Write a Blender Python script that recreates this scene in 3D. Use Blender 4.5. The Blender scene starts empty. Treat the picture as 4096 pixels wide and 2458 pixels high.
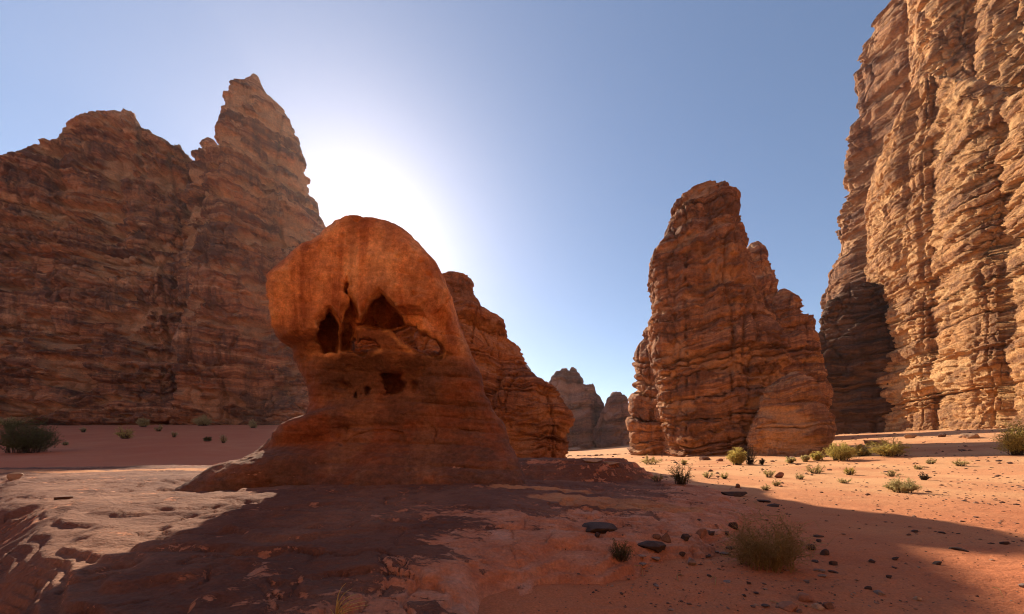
import bpy, math, random, time
import numpy as np
from mathutils import Vector
T0 = time.time()
random.seed(7)
scene = bpy.context.scene
COL = scene.collection

# ------------------------------------------------------------------ camera, sky, sun, exposure
F, HOR, CX, EYE = 320.0, 450.0, 512.0, 2.0          # focal length and horizon row on a 1024x614 frame; eye height
SUN_AZ, SUN_EL = math.radians(-24.5), math.radians(32.1)
cam_d = bpy.data.cameras.new('camera'); cam = bpy.data.objects.new('camera', cam_d); COL.objects.link(cam)
cam.location = (0, 0, EYE); cam.rotation_euler = (math.pi / 2, 0, 0)
cam_d.sensor_width = 36; cam_d.lens = 36 * F / 1024; cam_d.shift_y = (HOR - 307) / 1024
cam_d.clip_start = 0.05; cam_d.clip_end = 20000
scene.camera = cam

SUN = Vector((math.sin(SUN_AZ) * math.cos(SUN_EL), math.cos(SUN_AZ) * math.cos(SUN_EL), math.sin(SUN_EL)))
w = bpy.data.worlds.new('World'); scene.world = w; w.use_nodes = True
wn = w.node_tree; bg = wn.nodes['Background']
sky = wn.nodes.new('ShaderNodeTexSky'); sky.sky_type = 'NISHITA'; sky.sun_disc = False
sky.sun_elevation = SUN_EL; sky.sun_rotation = SUN_AZ
sky.altitude = 900; sky.air_density = 1.0; sky.dust_density = 0.7; sky.ozone_density = 1.6
tint = wn.nodes.new('ShaderNodeMix'); tint.data_type = 'RGBA'; tint.blend_type = 'MULTIPLY'; tint.inputs[0].default_value = 1.0
tint.inputs[7].default_value = (1.07, 1.0, 0.97, 1)           # warm white balance of the photograph
wn.links.new(sky.outputs[0], tint.inputs[6]); wn.links.new(tint.outputs[2], bg.inputs[0]); bg.inputs[1].default_value = 0.092

sl = bpy.data.lights.new('sun', 'SUN'); sl.energy = 5.0; sl.angle = math.radians(0.53); sl.color = (1.0, 0.83, 0.62)
sun_o = bpy.data.objects.new('sun', sl); COL.objects.link(sun_o)
sun_o.rotation_euler = SUN.to_track_quat('Z', 'Y').to_euler(); sun_o.location = (-60, 140, 120)
vs = scene.view_settings
vs.view_transform = 'Standard'; vs.look = 'None'; vs.gamma = 1.0; vs.exposure = 0.86; vs.use_curve_mapping = False
scene.render.engine = 'CYCLES'
scene.cycles.use_denoising = True; scene.cycles.filter_width = 1.1
scene.cycles.diffuse_bounces = 5; scene.cycles.max_bounces = 8
scene.cycles.use_adaptive_sampling = True; scene.cycles.adaptive_threshold = 0.015

# ------------------------------------------------------------------ noise toolkit (numpy)
_rng = np.random.default_rng(11)
TAB = _rng.random((64, 64, 64)).astype(np.float32).ravel() * 2 - 1
ROT = np.array([[0.36, 0.48, -0.8], [-0.8, 0.60, 0.0], [0.48, 0.64, 0.6]])

def vn(p):
    """value noise in -1..1 at points p (N,3)"""
    i = np.floor(p).astype(np.int64); f = (p - i).astype(np.float32)
    u = f * f * f * (f * (f * 6 - 15) + 10)
    i &= 63; j = (i + 1) & 63
    x0, x1 = i[:, 0] << 12, j[:, 0] << 12
    y0, y1 = i[:, 1] << 6, j[:, 1] << 6
    z0, z1 = i[:, 2], j[:, 2]
    ux, uy, uz = u[:, 0], u[:, 1], u[:, 2]
    def g(a, b, c): return TAB[a | b | c]
    a = g(x0, y0, z0); a += (g(x1, y0, z0) - a) * ux
    b = g(x0, y1, z0); b += (g(x1, y1, z0) - b) * ux
    c = g(x0, y0, z1); c += (g(x1, y0, z1) - c) * ux
    d = g(x0, y1, z1); d += (g(x1, y1, z1) - d) * ux
    a += (b - a) * uy; c += (d - c) * uy
    return a + (c - a) * uz

def fbm(p, octv=4, gain=0.5, lac=2.03, seed=0, ridged=False):
    p = np.asarray(p, dtype=np.float64) + seed * 7.31 + 0.37
    s = np.zeros(len(p), np.float32); a = 1.0; t = 0.0
    for _ in range(octv):
        n = vn(p)
        if ridged: n = 1 - 2 * np.abs(n)
        s += a * n; t += a; a *= gain
        p = (p @ ROT.T) * lac + 3.1
    return s / t

def worley(p, seed=0):
    """F1, F2 and a cell id, 2x2x2 search"""
    p = np.asarray(p, dtype=np.float64) + seed * 5.7
    b = np.floor(p - 0.5).astype(np.int64)
    f1 = np.full(len(p), 9.0, np.float32); f2 = f1.copy(); cid = np.zeros(len(p), np.float32)
    for dx in (0, 1):
        for dy in (0, 1):
            for dz in (0, 1):
                c = b + np.array([dx, dy, dz])
                k = ((c[:, 0] & 63) << 12) | ((c[:, 1] & 63) << 6) | (c[:, 2] & 63)
                jx, jy, jz = TAB[k], TAB[(k + 77777) & 262143], TAB[(k + 151515) & 262143]
                q = c + 0.5 - p
                d = np.sqrt((q[:, 0] + .42 * jx) ** 2 + (q[:, 1] + .42 * jy) ** 2 + (q[:, 2] + .42 * jz) ** 2).astype(np.float32)
                near = d < f1
                f2 = np.where(near, f1, np.minimum(f2, d)); f1 = np.where(near, d, f1)
                cid = np.where(near, TAB[(k + 33333) & 262143], cid)
    return f1, f2, cid

def ss(a, b, x):
    t = np.clip((x - a) / (b - a), 0, 1); return t * t * (3 - 2 * t)

def poly_sd(poly, X, Y):
    """signed distance (negative inside) to a closed polygon"""
    poly = np.asarray(poly, float); d = np.full(X.shape, 1e9); inside = np.zeros(X.shape, bool)
    for (ax, ay), (bx, by) in zip(poly, np.roll(poly, -1, 0)):
        ex, ey = bx - ax, by - ay; wx, wy = X - ax, Y - ay
        t = np.clip((wx * ex + wy * ey) / (ex * ex + ey * ey + 1e-12), 0, 1)
        d = np.minimum(d, (wx - ex * t) ** 2 + (wy - ey * t) ** 2)
        if ay != by:
            inside ^= ((ay > Y) != (by > Y)) & (X < ex * (Y - ay) / (by - ay) + ax)
    return np.where(inside, -1, 1) * np.sqrt(d)

def make_mesh(name, verts, quads, attrs=None, smooth=True):
    me = bpy.data.meshes.new(name)
    verts = np.ascontiguousarray(verts, np.float32); quads = np.ascontiguousarray(quads, np.int32)
    k = quads.shape[1]
    me.vertices.add(len(verts)); me.vertices.foreach_set('co', verts.ravel())
    me.loops.add(quads.size); me.loops.foreach_set('vertex_index', quads.ravel())
    me.polygons.add(len(quads)); me.polygons.foreach_set('loop_start', np.arange(0, quads.size, k, dtype=np.int32))
    me.polygons.foreach_set('use_smooth', np.full(len(quads), smooth))
    for an, av in (attrs or {}).items():
        a = me.attributes.new(an, 'FLOAT', 'POINT'); a.data.foreach_set('value', np.ascontiguousarray(av, np.float32))
    me.update(calc_edges=True); me.validate()
    return me

def link(name, me, mat=None, parent=None, loc=(0, 0, 0)):
    o = bpy.data.objects.new(name, me); COL.objects.link(o); o.location = loc
    if mat is not None and me is not None: me.materials.append(mat)
    if parent is not None: o.parent = parent
    return o

def tag(o, label, cat, group=None, kind=None):
    if label: o['label'] = label
    if cat: o['category'] = cat
    if group: o['group'] = group
    if kind: o['kind'] = kind
    return o

def grid_quads(nr, nc, wrap=False):
    r = np.arange(nr - 1)[:, None]; c = np.arange(nc if wrap else nc - 1)[None, :]
    a = r * nc + c; b = r * nc + (c + 1) % nc
    return np.stack([a, b, b + nc, a + nc], -1).reshape(-1, 4)

def at(px, py, d):
    return np.array([(px - CX) / F * d, d, EYE + (HOR - py) / F * d])

# ------------------------------------------------------------------ materials
def N(nt, t, **kw):
    n = nt.nodes.new(t)
    for k, v in kw.items():
        if k == 'i':
            for a, b in v.items(): n.inputs[a].default_value = b
        else: setattr(n, k, v)
    return n

class M:
    """small helper around one material's node tree"""
    def __init__(s, name):
        s.m = bpy.data.materials.new(name); s.m.use_nodes = True; s.nt = s.m.node_tree
        s.bsdf = s.nt.nodes['Principled BSDF']; s.bsdf.inputs['Roughness'].default_value = 0.92
        s.bsdf.inputs['Specular IOR Level'].default_value = 0.25
        s.pos = N(s.nt, 'ShaderNodeNewGeometry').outputs['Position']
    def l(s, a, b): s.nt.links.new(a, b)
    def vec(s, v, sc, off=(0, 0, 0)):
        n = N(s.nt, 'ShaderNodeMapping'); n.inputs['Scale'].default_value = sc; n.inputs['Location'].default_value = off
        s.l(v, n.inputs['Vector']); return n.outputs[0]
    def noise(s, v, scale=1, detail=4, rough=0.55, dist=0.0, dim='3D', w=None):
        n = N(s.nt, 'ShaderNodeTexNoise', noise_dimensions=dim)
        n.inputs['Scale'].default_value = scale; n.inputs['Detail'].default_value = detail
        n.inputs['Roughness'].default_value = rough; n.inputs['Distortion'].default_value = dist
        if v is not None and dim != '1D': s.l(v, n.inputs['Vector'])
        if w is not None: s.l(w, n.inputs['W'])
        return n.outputs['Fac']
    def voro(s, v, scale=1, feature='F1', rnd=1.0):
        n = N(s.nt, 'ShaderNodeTexVoronoi', feature=feature); n.inputs['Scale'].default_value = scale
        n.inputs['Randomness'].default_value = rnd
        s.l(v, n.inputs['Vector']); return n.outputs['Distance']
    def math(s, op, a, b=0.0, clamp=False):
        n = N(s.nt, 'ShaderNodeMath', operation=op, use_clamp=clamp)
        for k, v in enumerate((a, b)):
            if hasattr(v, 'is_output'): s.l(v, n.inputs[k])
            else: n.inputs[k].default_value = v
        return n.outputs[0]
    def rng(s, v, a, b, c=0.0, d=1.0, smooth=True):
        n = N(s.nt, 'ShaderNodeMapRange', interpolation_type='SMOOTHSTEP' if smooth else 'LINEAR')
        for k, x in zip(('From Min', 'From Max', 'To Min', 'To Max'), (a, b, c, d)): n.inputs[k].default_value = x
        s.l(v, n.inputs['Value']); return n.outputs[0]
    def ramp(s, v, stops):
        n = N(s.nt, 'ShaderNodeValToRGB'); e = n.color_ramp.elements
        while len(e) < len(stops): e.new(0.5)
        for el, (p, c) in zip(e, stops): el.position = p; el.color = (*c, 1)
        s.l(v, n.inputs[0]); return n.outputs[0]
    def mix(s, f, a, b, mode='MIX'):
        n = N(s.nt, 'ShaderNodeMix', data_type='RGBA', blend_type=mode)
        for v, k in ((f, 0), (a, 6), (b, 7)):
            if hasattr(v, 'is_output'): s.l(v, n.inputs[k])
            elif isinstance(v, tuple): n.inputs[k].default_value = (*v, 1)
            else: n.inputs[k].default_value = v
        return n.outputs[2]
    def attr(s, name): return N(s.nt, 'ShaderNodeAttribute', attribute_name=name).outputs['Fac']
    def bump(s, h, strength, dist, prev=None):
        n = N(s.nt, 'ShaderNodeBump'); n.inputs['Strength'].default_value = strength; n.inputs['Distance'].default_value = dist
        s.l(h, n.inputs['Height'])
        if prev is not None: s.l(prev, n.inputs['Normal'])
        return n.outputs[0]
    def done(s, col, nrm=None):
        if hasattr(col, 'is_output'): s.l(col, s.bsdf.inputs['Base Color'])
        else: s.bsdf.inputs['Base Color'].default_value = (*col, 1)
        if nrm is not None: s.l(nrm, s.bsdf.inputs['Normal'])
        return s.m

def cliff_mat(name, u, pale, mid, dark, varnish, var_amt=0.5, streak=1.0):
    """bedded sandstone; u = metres covered by one pixel-sized feature"""
    m = M(name); k = 1.0 / u
    p = m.vec(m.pos, (k, k, k))
    bed = m.attr('bed')
    warp = m.noise(p, 0.035, 3)
    b2 = m.math('ADD', bed, m.math('MULTIPLY', warp, 9.0))
    band = m.noise(None, 0.16, 8, 0.72, dim='1D', w=b2)
    col = m.ramp(band, [(0.30, tuple(.7 * c_ for c_ in dark)), (0.42, dark), (0.50, mid), (0.58, mid), (0.70, pale)])
    big = m.noise(p, 0.018, 4, 0.6)
    col = m.mix(m.rng(big, 0.52, 0.72, 0, 0.65), col, pale)
    # desert varnish: runs down the face, broken into patches
    st = m.noise(m.vec(p, (0.30, 0.30, 0.030)), 1.0, 5, 0.62)
    sx_ = N(m.nt, 'ShaderNodeSeparateXYZ'); m.l(p, sx_.inputs[0]); cb = N(m.nt, 'ShaderNodeCombineXYZ')
    m.l(sx_.outputs[0], cb.inputs[0]); m.l(sx_.outputs[1], cb.inputs[1]); m.l(b2, cb.inputs[2]); pb = cb.outputs[0]
    patch = m.noise(m.vec(pb, (0.022, 0.022, 0.075)), 1.0, 7, 0.66)
    v = m.math('ADD', m.math('MULTIPLY', st, 0.55 * streak), patch)
    v = m.rng(v, 0.72 - 0.10 * var_amt, 1.02 - 0.12 * var_amt, 0, min(.9, 0.45 + 0.5 * var_amt))
    col = m.mix(v, col, varnish)
    # scaled-off pale scars
    sc = m.noise(m.vec(pb, (0.04, 0.04, 0.13), (31, 7, 3)), 1.0, 7, 0.68)
    col = m.mix(m.rng(sc, 0.60, 0.67, 0, 0.7), col, pale)
    col = m.mix(m.math('MULTIPLY', m.attr('alc'), .55), col, pale)
    gr = m.noise(p, 0.55, 5, 0.7)
    col = m.mix(1.0, col, m.ramp(gr, [(0.25, (0.66, 0.64, 0.62)), (0.75, (1.28, 1.27, 1.26))]), 'MULTIPLY')
    h1 = m.noise(p, 0.22, 7, 0.68)
    h2 = m.noise(m.vec(pb, (0.09, 0.09, 0.55)), 1.0, 7, 0.7)
    pits = m.rng(m.voro(m.vec(p, (1, 1, 0.8)), 0.30), 0.12, 0.34)
    n = m.bump(h1, 1.0, 3.0 * u)
    n = m.bump(h2, 1.0, 2.6 * u, n)
    n = m.bump(pits, 0.55, 0.9 * u, n)
    return m.done(col, n)

# ------------------------------------------------------------------ bedded cliff relief
def bed_table(seed, mean=13.0, amp=2.6):
    """1-D relief of stacked beds in pixel-sized units: ledges, bulges, undercut joints"""
    r = np.random.default_rng(seed); n = 6000; z = np.arange(n) * 0.2 - 100
    out = np.zeros(n); a = -100.0
    while a < z[-1]:
        t = mean * r.choice([0.22, 0.36, 0.8, 1.6, 2.8], p=[.24, .24, .22, .18, .12]) * r.uniform(.8, 1.2)
        pr = r.uniform(-1, 1) * amp; bl = r.uniform(.2, 1.0) * min(t / mean, 1) * amp
        m_ = (z >= a) & (z < a + t); u_ = (z[m_] - a) / t
        out[m_] = pr + bl * (1 - np.abs(2 * u_ - 1) ** 3) + amp * .55 * (u_ - .5)
        a += t
        if r.random() < .6: out[np.abs(z - a) < r.uniform(.3, .8)] -= amp * r.uniform(.7, 1.6)   # open joint
    kk = np.exp(-np.linspace(-2, 2, 7) ** 2); kk /= kk.sum()
    out = np.convolve(out, kk, 'same')
    return out.astype(np.float32)

BEDS = {}
def fine_table(seed):
    """thin beds a few pixels thick with square brows and dark undercut joints"""
    r = np.random.default_rng(seed + 500); n = 12000; z = np.arange(n) * .1 - 100; out = np.zeros(n); a = -100.0
    while a < z[-1]:
        t = r.choice([2.2, 4.5, 8, 13, 22], p=[.25, .25, .22, .16, .12]) * r.uniform(.8, 1.2)
        m_ = (z >= a) & (z < a + t); u_ = (z[m_] - a) / t
        out[m_] = r.uniform(-1.3, 1.4) + 1.1 * np.minimum(1, (1 - u_) * 4) * u_ ** .5 * min(t / 6, 1)
        w_ = r.uniform(.5, 1.5)
        if r.random() < .7: out[(z >= a) & (z < a + w_)] -= r.uniform(1.2, 4.0)
        a += t
    return out.astype(np.float32)
def look(B, s, step):
    idx = np.clip((s + 100) / step, 0, len(B) - 2); i0 = idx.astype(np.int64); fr = (idx - i0).astype(np.float32)
    return B[i0] * (1 - fr) + B[i0 + 1] * fr
def relief(P, u, seed, amp=1.0, big=6.0, layer=1.0, flute=1.0, pit=1.0, crack=1.0, tilt=0.0, mean=13.0, warp=1.0, col=3.0, alc=1.0, thin_k=1.0):
    """outward offset (metres) and bed coordinate for surface points P"""
    q = P / u
    if (seed // 10, mean) not in BEDS: BEDS[(seed // 10, mean)] = bed_table(seed // 10 + 3, mean)
    B = BEDS[(seed // 10, mean)]
    wl = fbm(q / 90, 3, seed=seed) * 14 * warp + fbm(q * [1, 1, .5] / 17, 3, seed=seed + 1) * 3.6 * warp
    s = q[:, 2] + tilt * q[:, 0] + wl
    idx = np.clip((s + 100) * 5, 0, len(B) - 2); i0 = idx.astype(np.int64); fr = (idx - i0).astype(np.float32)
    lay = B[i0] * (1 - fr) + B[i0 + 1] * fr
    fk = (seed // 10, 'fine')
    if fk not in BEDS: BEDS[fk] = fine_table(seed // 10)
    s2 = s + fbm(q * [1, 1, .4] / 9, 3, .6, seed=seed + 16) * 3.2
    thin = look(BEDS[fk], s2, .1) * (.35 + .9 * ss(-.25, .3, fbm(q * [.5, .5, 1] / 20, 3, seed=seed + 17)))
    mod = 0.75 + 0.6 * fbm(q / 40, 2, seed=seed + 2)
    bigd = fbm(q * [1, 1, .35] / 70, 3, seed=seed + 3) * big + fbm(q * [1, 1, .6] / 26, 3, seed=seed + 8) * big * .45
    # vertical flutes and drip-like runnels
    fl = fbm(q * [1, 1, .16] / 5.5, 3, seed=seed + 4, ridged=True)
    fm = ss(-.25, .45, fbm(q * [1, 1, 1.4] / 30, 2, seed=seed + 5))
    # blocks parted by joints
    f1, f2, cid = worley(q * [1 / 15, 1 / 15, 1 / 24] + (fbm(q / 9, 2, seed=seed + 6) * .22)[:, None], seed)
    gap = -np.exp(-((f2 - f1) / .06) ** 2) * 2.2 * crack + cid * .8 * crack
    # honeycomb pits gathered in some beds
    g1, g2, gid = worley(q * [1 / 4.2, 1 / 4.2, 1 / 3.4], seed + 3)
    pm = ss(.05, .35, fbm(q * [.35, .35, 1.6] / 14, 3, seed=seed + 7))
    pits = -ss(.46, .16, g1) * pm * (gid > -.35) * 2.0 * pit
    fine = fbm(q / 3.2, 3, .6, seed=seed + 9) * .85
    # rounded columns parted by sharp gullies
    cn = fbm(q * [1, 1, .10] / 46, 2, .35, seed=seed + 12)
    bigd += (np.abs(cn) * 2 - .5) * col * 2.2
    # scooped alcoves under the ledges: sharp brow, sloping floor
    an = fbm(np.stack([q[:, 0] / 24, q[:, 1] / 24, s / 11], -1), 3, .5, seed=seed + 13)
    alm = ss(.10, .20, an); bigd -= alm * 3.8 * alc * (.6 + an)
    # quiet, massive faces between the broken beds; long vertical joints
    calm = 1 - .72 * ss(.0, .30, fbm(q * [1, 1, 1.5] / 55, 3, seed=seed + 14))
    jn = np.abs(fbm(q * [1, 1, .05] / 30, 3, .5, seed=seed + 15)); gap -= 3.4 * crack * np.exp(-(jn / .022) ** 2)
    fine *= .45 + .55 * calm; pits *= calm; fl = fl * (.4 + .6 * calm); mod = mod * (.55 + .45 * calm)
    off = bigd + 1.25 * thin_k * layer * thin * (.5 + .5 * calm) + 1.3 * layer * lay * mod + flute * 1.5 * fl * fm + gap + pits + fine
    return (off * u * amp).astype(np.float64), s, alm

def az_of(px): return math.atan2(px - CX, F)

def loft(name, D, rows, mat, seed, depth=1.0, sq=2.6, rot=0.0, base=-4.0, res=1.15, cap=0.5, fw=15, **rk):
    """free-standing tower: rows = (py, px_left, px_right) from the top down, at depth D"""
    u = D / F
    rows = sorted(rows); py = np.array([r[0] for r in rows], float)
    z_r = EYE + (HOR - py) * u
    azl = np.array([az_of(r[1]) for r in rows]); azr = np.array([az_of(r[2]) for r in rows])
    zt = z_r[0]
    zz = np.arange(base, zt, .72 * res * u); zz = np.append(zz, zt)
    al = np.interp(-zz, -z_r, azl); ar = np.interp(-zz, -z_r, azr)
    amid = .5 * (azl[len(azl) // 2:].mean() + azr[len(azr) // 2:].mean())
    rho = D / math.cos(amid)
    # plan frame: t across the view, r along it
    front = np.linspace(-1.9, 1.9, 3); wmax = (np.tan(ar - amid) - np.tan(al - amid)).max() * rho
    nf = max(40, int(wmax * 1.75 / (res * u * 1.1)))
    th = np.concatenate([np.linspace(-2.0, 2.0, nf), np.linspace(2.0, 2 * math.pi - 2.0, max(14, nf // 5))[1:-1]])  # 0 = towards camera
    e = 2.0 / sq
    t0 = np.sign(np.sin(th)) * np.abs(np.sin(th)) ** e; r0 = -np.sign(np.cos(th)) * np.abs(np.cos(th)) ** e * depth
    c, s_ = math.cos(rot), math.sin(rot)
    tu, ru = c * t0 - s_ * r0, s_ * t0 + c * r0
    ext = (tu.max() - tu.min()) / 2; tu = tu - (tu.max() + tu.min()) / 2; tu, ru = tu / ext, ru / ext
    lt, rt = rho * np.tan(al - amid), rho * np.tan(ar - amid)
    ct, hw = (lt + rt) / 2, np.maximum((rt - lt) / 2, .02)
    # close the top with a few shrinking rings
    kz = np.linspace(0, 1, 8)[1:]
    zz = np.concatenate([zz, zt + hw[-1] * cap * np.sin(kz * math.pi / 2)])
    ct = np.concatenate([ct, np.full(7, ct[-1])]); hw = np.concatenate([hw, hw[-1] * np.maximum(np.cos(kz * math.pi / 2), .01)])
    ruo = np.where(hw > 0, hw, 0)
    t = ct[:, None] + hw[:, None] * tu[None]; r = rho + ruo[:, None] * ru[None]
    ca, sa = math.cos(amid), math.sin(amid)
    X = r * sa + t * ca; Y = r * ca - t * sa; Z = np.broadcast_to(zz[:, None], X.shape)
    P = np.stack([X, Y, Z], -1); nr, nc = X.shape
    # outward normals from the grid
    dT = np.roll(P, -1, 1) - np.roll(P, 1, 1); dZ = np.gradient(P, axis=0)
    nm = np.cross(dT, dZ); nm /= np.linalg.norm(nm, axis=-1, keepdims=True) + 1e-9
    cen = np.stack([rho * sa + ct * ca, rho * ca - ct * sa], -1)
    sgn = np.sign(((P[..., :2] - cen[:, None]) * nm[..., :2]).sum(-1).mean()); nm *= sgn
    nm[..., 2] *= .35
    P2 = P.reshape(-1, 3); off, bed, alm = relief(P2, u, seed, **rk)
    fade = np.minimum(1, (hw / (fw * u)))[:, None] * np.ones(nc)[None]
    P2 = P2 + nm.reshape(-1, 3) * (off * fade.ravel())[:, None]
    me = make_mesh(name, P2, grid_quads(nr, nc, True)[:, ::-1], {'bed': bed, 'alc': alm})
    return link(name, me, mat)

def curtain(name, cols, mat, seed, u, base=-4.0, step=1.2, setback=0.18, round_=5.0, bench=None, thick=40, back_drop=30, jag=1.0, flip=1, lean=1.0, gully=(), gw=20.0, gd=5.0, **rk):
    """long wall: cols = (px, depth, py_top) along its foot; it leans back by setback, rounds over and drops behind"""
    c = np.array(cols, float)
    X = (c[:, 0] - CX) / F * c[:, 1]; Y = c[:, 1]; Zt = EYE + (HOR - c[:, 2]) * c[:, 1] / F
    for _ in range(4):                                   # the rim stands back from the foot: measure it there
        Zt = EYE + (HOR - c[:, 2]) * (c[:, 1] * (1 + lean * (setback * (Zt - base) + round_ * u) / np.hypot(X, Y))) / F
    L = np.concatenate([[0], np.cumsum(np.hypot(np.diff(X), np.diff(Y)))])
    n = int(L[-1] / (step * u)); lu = np.linspace(0, L[-1], n)
    x, y, zt = np.interp(lu, L, X), np.interp(lu, L, Y), np.interp(lu, L, Zt)
    ker = np.hanning(2 * int(7 * 1.0) + 1); ker /= ker.sum(); pad = len(ker) // 2
    sm = lambda a: np.convolve(np.pad(a, pad, mode='edge'), ker, 'valid')
    xs, ys = sm(sm(x)), sm(sm(y))
    tx, ty = np.gradient(xs), np.gradient(ys); tl = np.hypot(tx, ty); tx /= tl; ty /= tl
    nx, ny = -ty * flip, tx * flip                       # into the rock
    jn = fbm(np.stack([lu / u / 9, lu * 0 + seed, lu * 0], -1), 4, .6) * 3.2 * jag
    st = np.floor(fbm(np.stack([lu / u / 14, lu * 0 + seed + 9, lu * 0], -1), 3) * 4) * 1.1 * jag
    zt = zt + (jn + st) * u
    hmax = zt.max() - base; nv = int(hmax / (.68 * step * u)); v = np.linspace(0, 1, nv)
    Zf = base + (zt[:, None] - base) * v[None]                       # (n, nv)
    over = np.clip((Zf - zt[:, None]) / (round_ * u) + 1, 0, 1)      # 0..1 inside the rounded rim
    back = setback * (Zf - base) + (1 - np.sqrt(1 - over ** 2 * .98)) * round_ * u
    if bench is not None:
        for zb, out, wd in bench: back = back - out * (1 - ss(zb - wd, zb + wd, Zf))
    if gully:                                            # vertical gullies that part the wall into buttresses
        pxc = CX + F * xs / ys; dmin = np.full(Zf.shape, 1e3)
        for gi, gp in enumerate(gully):
            wob = fbm(np.stack([Zf[0] / u / 60, Zf[0] * 0 + gi * 3.3, Zf[0] * 0], -1), 3, seed=seed + gi) * 7
            dmin = np.minimum(dmin, np.abs(pxc[:, None] - gp - wob[None]) / gw)
        back = back - gd * np.minimum(dmin, 1) ** .55
    kz = np.linspace(0, 1, 9)[1:]
    Zb = zt[:, None] - back_drop * kz[None] ** 2 * (1 + 0 * zt[:, None]); bb = back[:, -1:] + thick * kz[None]
    Z = np.concatenate([Zf, Zb], 1); back = np.concatenate([back, bb], 1)
    Z = np.maximum(Z, base)
    rl = np.hypot(xs, ys); rx, ry = xs / rl, ys / rl             # it leans straight back from the valley
    P = np.stack([xs[:, None] + rx[:, None] * back, ys[:, None] + ry[:, None] * back, Z], -1)
    a0, a1 = np.gradient(P, axis=0), np.gradient(P, axis=1)
    nm = np.cross(a0, a1); nm /= np.linalg.norm(nm, axis=-1, keepdims=True) + 1e-9
    sgn = np.sign(-(nm[..., 0] * nx[:, None] + nm[..., 1] * ny[:, None])[:, :nv // 2].mean()); nm *= sgn
    nm[..., 2] *= .3
    shp = P.shape; P2 = P.reshape(-1, 3); off, bed, alm = relief(P2, u, seed, **rk)
    fade = np.ones(shp[:2]); fade[:, -8:] = np.linspace(.4, 0, 8); fade[:, -30:-8] = np.linspace(1, .4, 22)[None]
    P2 = P2 + nm.reshape(-1, 3) * (off * fade.ravel())[:, None]
    q = grid_quads(shp[0], shp[1])
    me = make_mesh(name, P2, q if flip * 1 > 0 else q[:, ::-1], {'bed': bed, 'alc': alm})
    return link(name, me, mat)

# ------------------------------------------------------------------ ground
def rim_e(x, y):
    e = (x + 17.4) * -.497 + (y - 10.9) * -.868 + .55 * fbm(np.stack([x, y, 0 * x], -1) / 1.8, 3, seed=47)
    return np.log1p(np.exp(np.clip(e / .22, -30, 30))) * .22 * ss(-2.2, -5.0, x)
def ground_z(x, y):
    left = 13.0 * ss(24, 150, y) * ss(6, 70, -x + (y - 40) * -0.15)
    right = 6.6 * ss(18, 115, x) + .5 * ss(30, 90, y) * ss(4, 50, x)
    far = 0.0
    return left + right - np.minimum(1.5 * rim_e(x, y), 7)

def sand_relief(x, y, d):
    p = np.stack([x, y, np.zeros_like(x)], -1)
    z = fbm(p / 9, 3, seed=41) * .22 * ss(4, 30, d) + fbm(p / 2.6, 3, seed=42) * .085
    z += fbm(p * [1.2, 3.2, 1] / 1.1, 3, seed=43, ridged=True) * .028 * ss(40, 8, d)
    z += fbm(p / .22, 2, seed=44) * .016 * ss(25, 4, d)
    return z

azs = np.concatenate([np.linspace(-64, 64, 640), np.linspace(64, 296, 90)[1:-1]])
azs = np.radians(azs)
rr = np.concatenate([np.geomspace(.35, 160, 470), np.geomspace(160, 3000, 34)[1:]])
A, R = np.meshgrid(azs, rr); gx, gy = (R * np.sin(A)).ravel(), (R * np.cos(A)).ravel()
gz = ground_z(gx, gy) + sand_relief(gx, gy, R.ravel())
ground_me = make_mesh('sand_ground', np.stack([gx, gy, gz], -1), grid_quads(len(rr), len(azs), True)[:, ::-1])

def sand_mat():
    m = M('red_sand'); p = m.pos
    a = m.noise(p, 0.10, 5, 0.6); b = m.noise(p, 0.9, 5, 0.6); g = m.noise(p, 34, 3, 0.7)
    col = m.ramp(a, [(0.30, (0.40, 0.122, 0.050)), (0.5, (0.46, 0.160, 0.068)), (0.72, (0.53, 0.235, 0.105))])
    col = m.mix(m.rng(b, 0.45, 0.75, 0, .35), col, (0.34, 0.10, 0.046))
    col = m.mix(1.0, col, m.ramp(g, [(0.3, (.74, .73, .72)), (0.7, (1.22, 1.2, 1.18))]), 'MULTIPLY')
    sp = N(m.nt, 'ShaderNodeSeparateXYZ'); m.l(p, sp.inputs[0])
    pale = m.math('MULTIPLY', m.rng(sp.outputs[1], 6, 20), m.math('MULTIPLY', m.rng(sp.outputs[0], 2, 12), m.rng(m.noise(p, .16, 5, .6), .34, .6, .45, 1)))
    col = m.mix(m.math('MULTIPLY', pale, .8), col, (.60, .335, .16))  # sun glare on the far sand, painted in as a paler colour
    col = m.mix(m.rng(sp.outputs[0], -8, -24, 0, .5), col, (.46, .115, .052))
    # grit
    gv = m.voro(p, 9.0); gm = m.math('MULTIPLY', m.rng(gv, .10, .16, 1, 0), m.rng(m.noise(p, .35, 4), .48, .6))
    col = m.mix(m.math('MULTIPLY', gm, .8), col, (0.09, 0.05, 0.04))
    n = m.bump(m.noise(p, 5.5, 7, .68), .8, .09)
    n = m.bump(g, .35, .012, n)
    return m.done(col, n)
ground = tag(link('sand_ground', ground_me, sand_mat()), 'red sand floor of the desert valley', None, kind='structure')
print('ground', round(time.time() - T0, 1))

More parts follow.
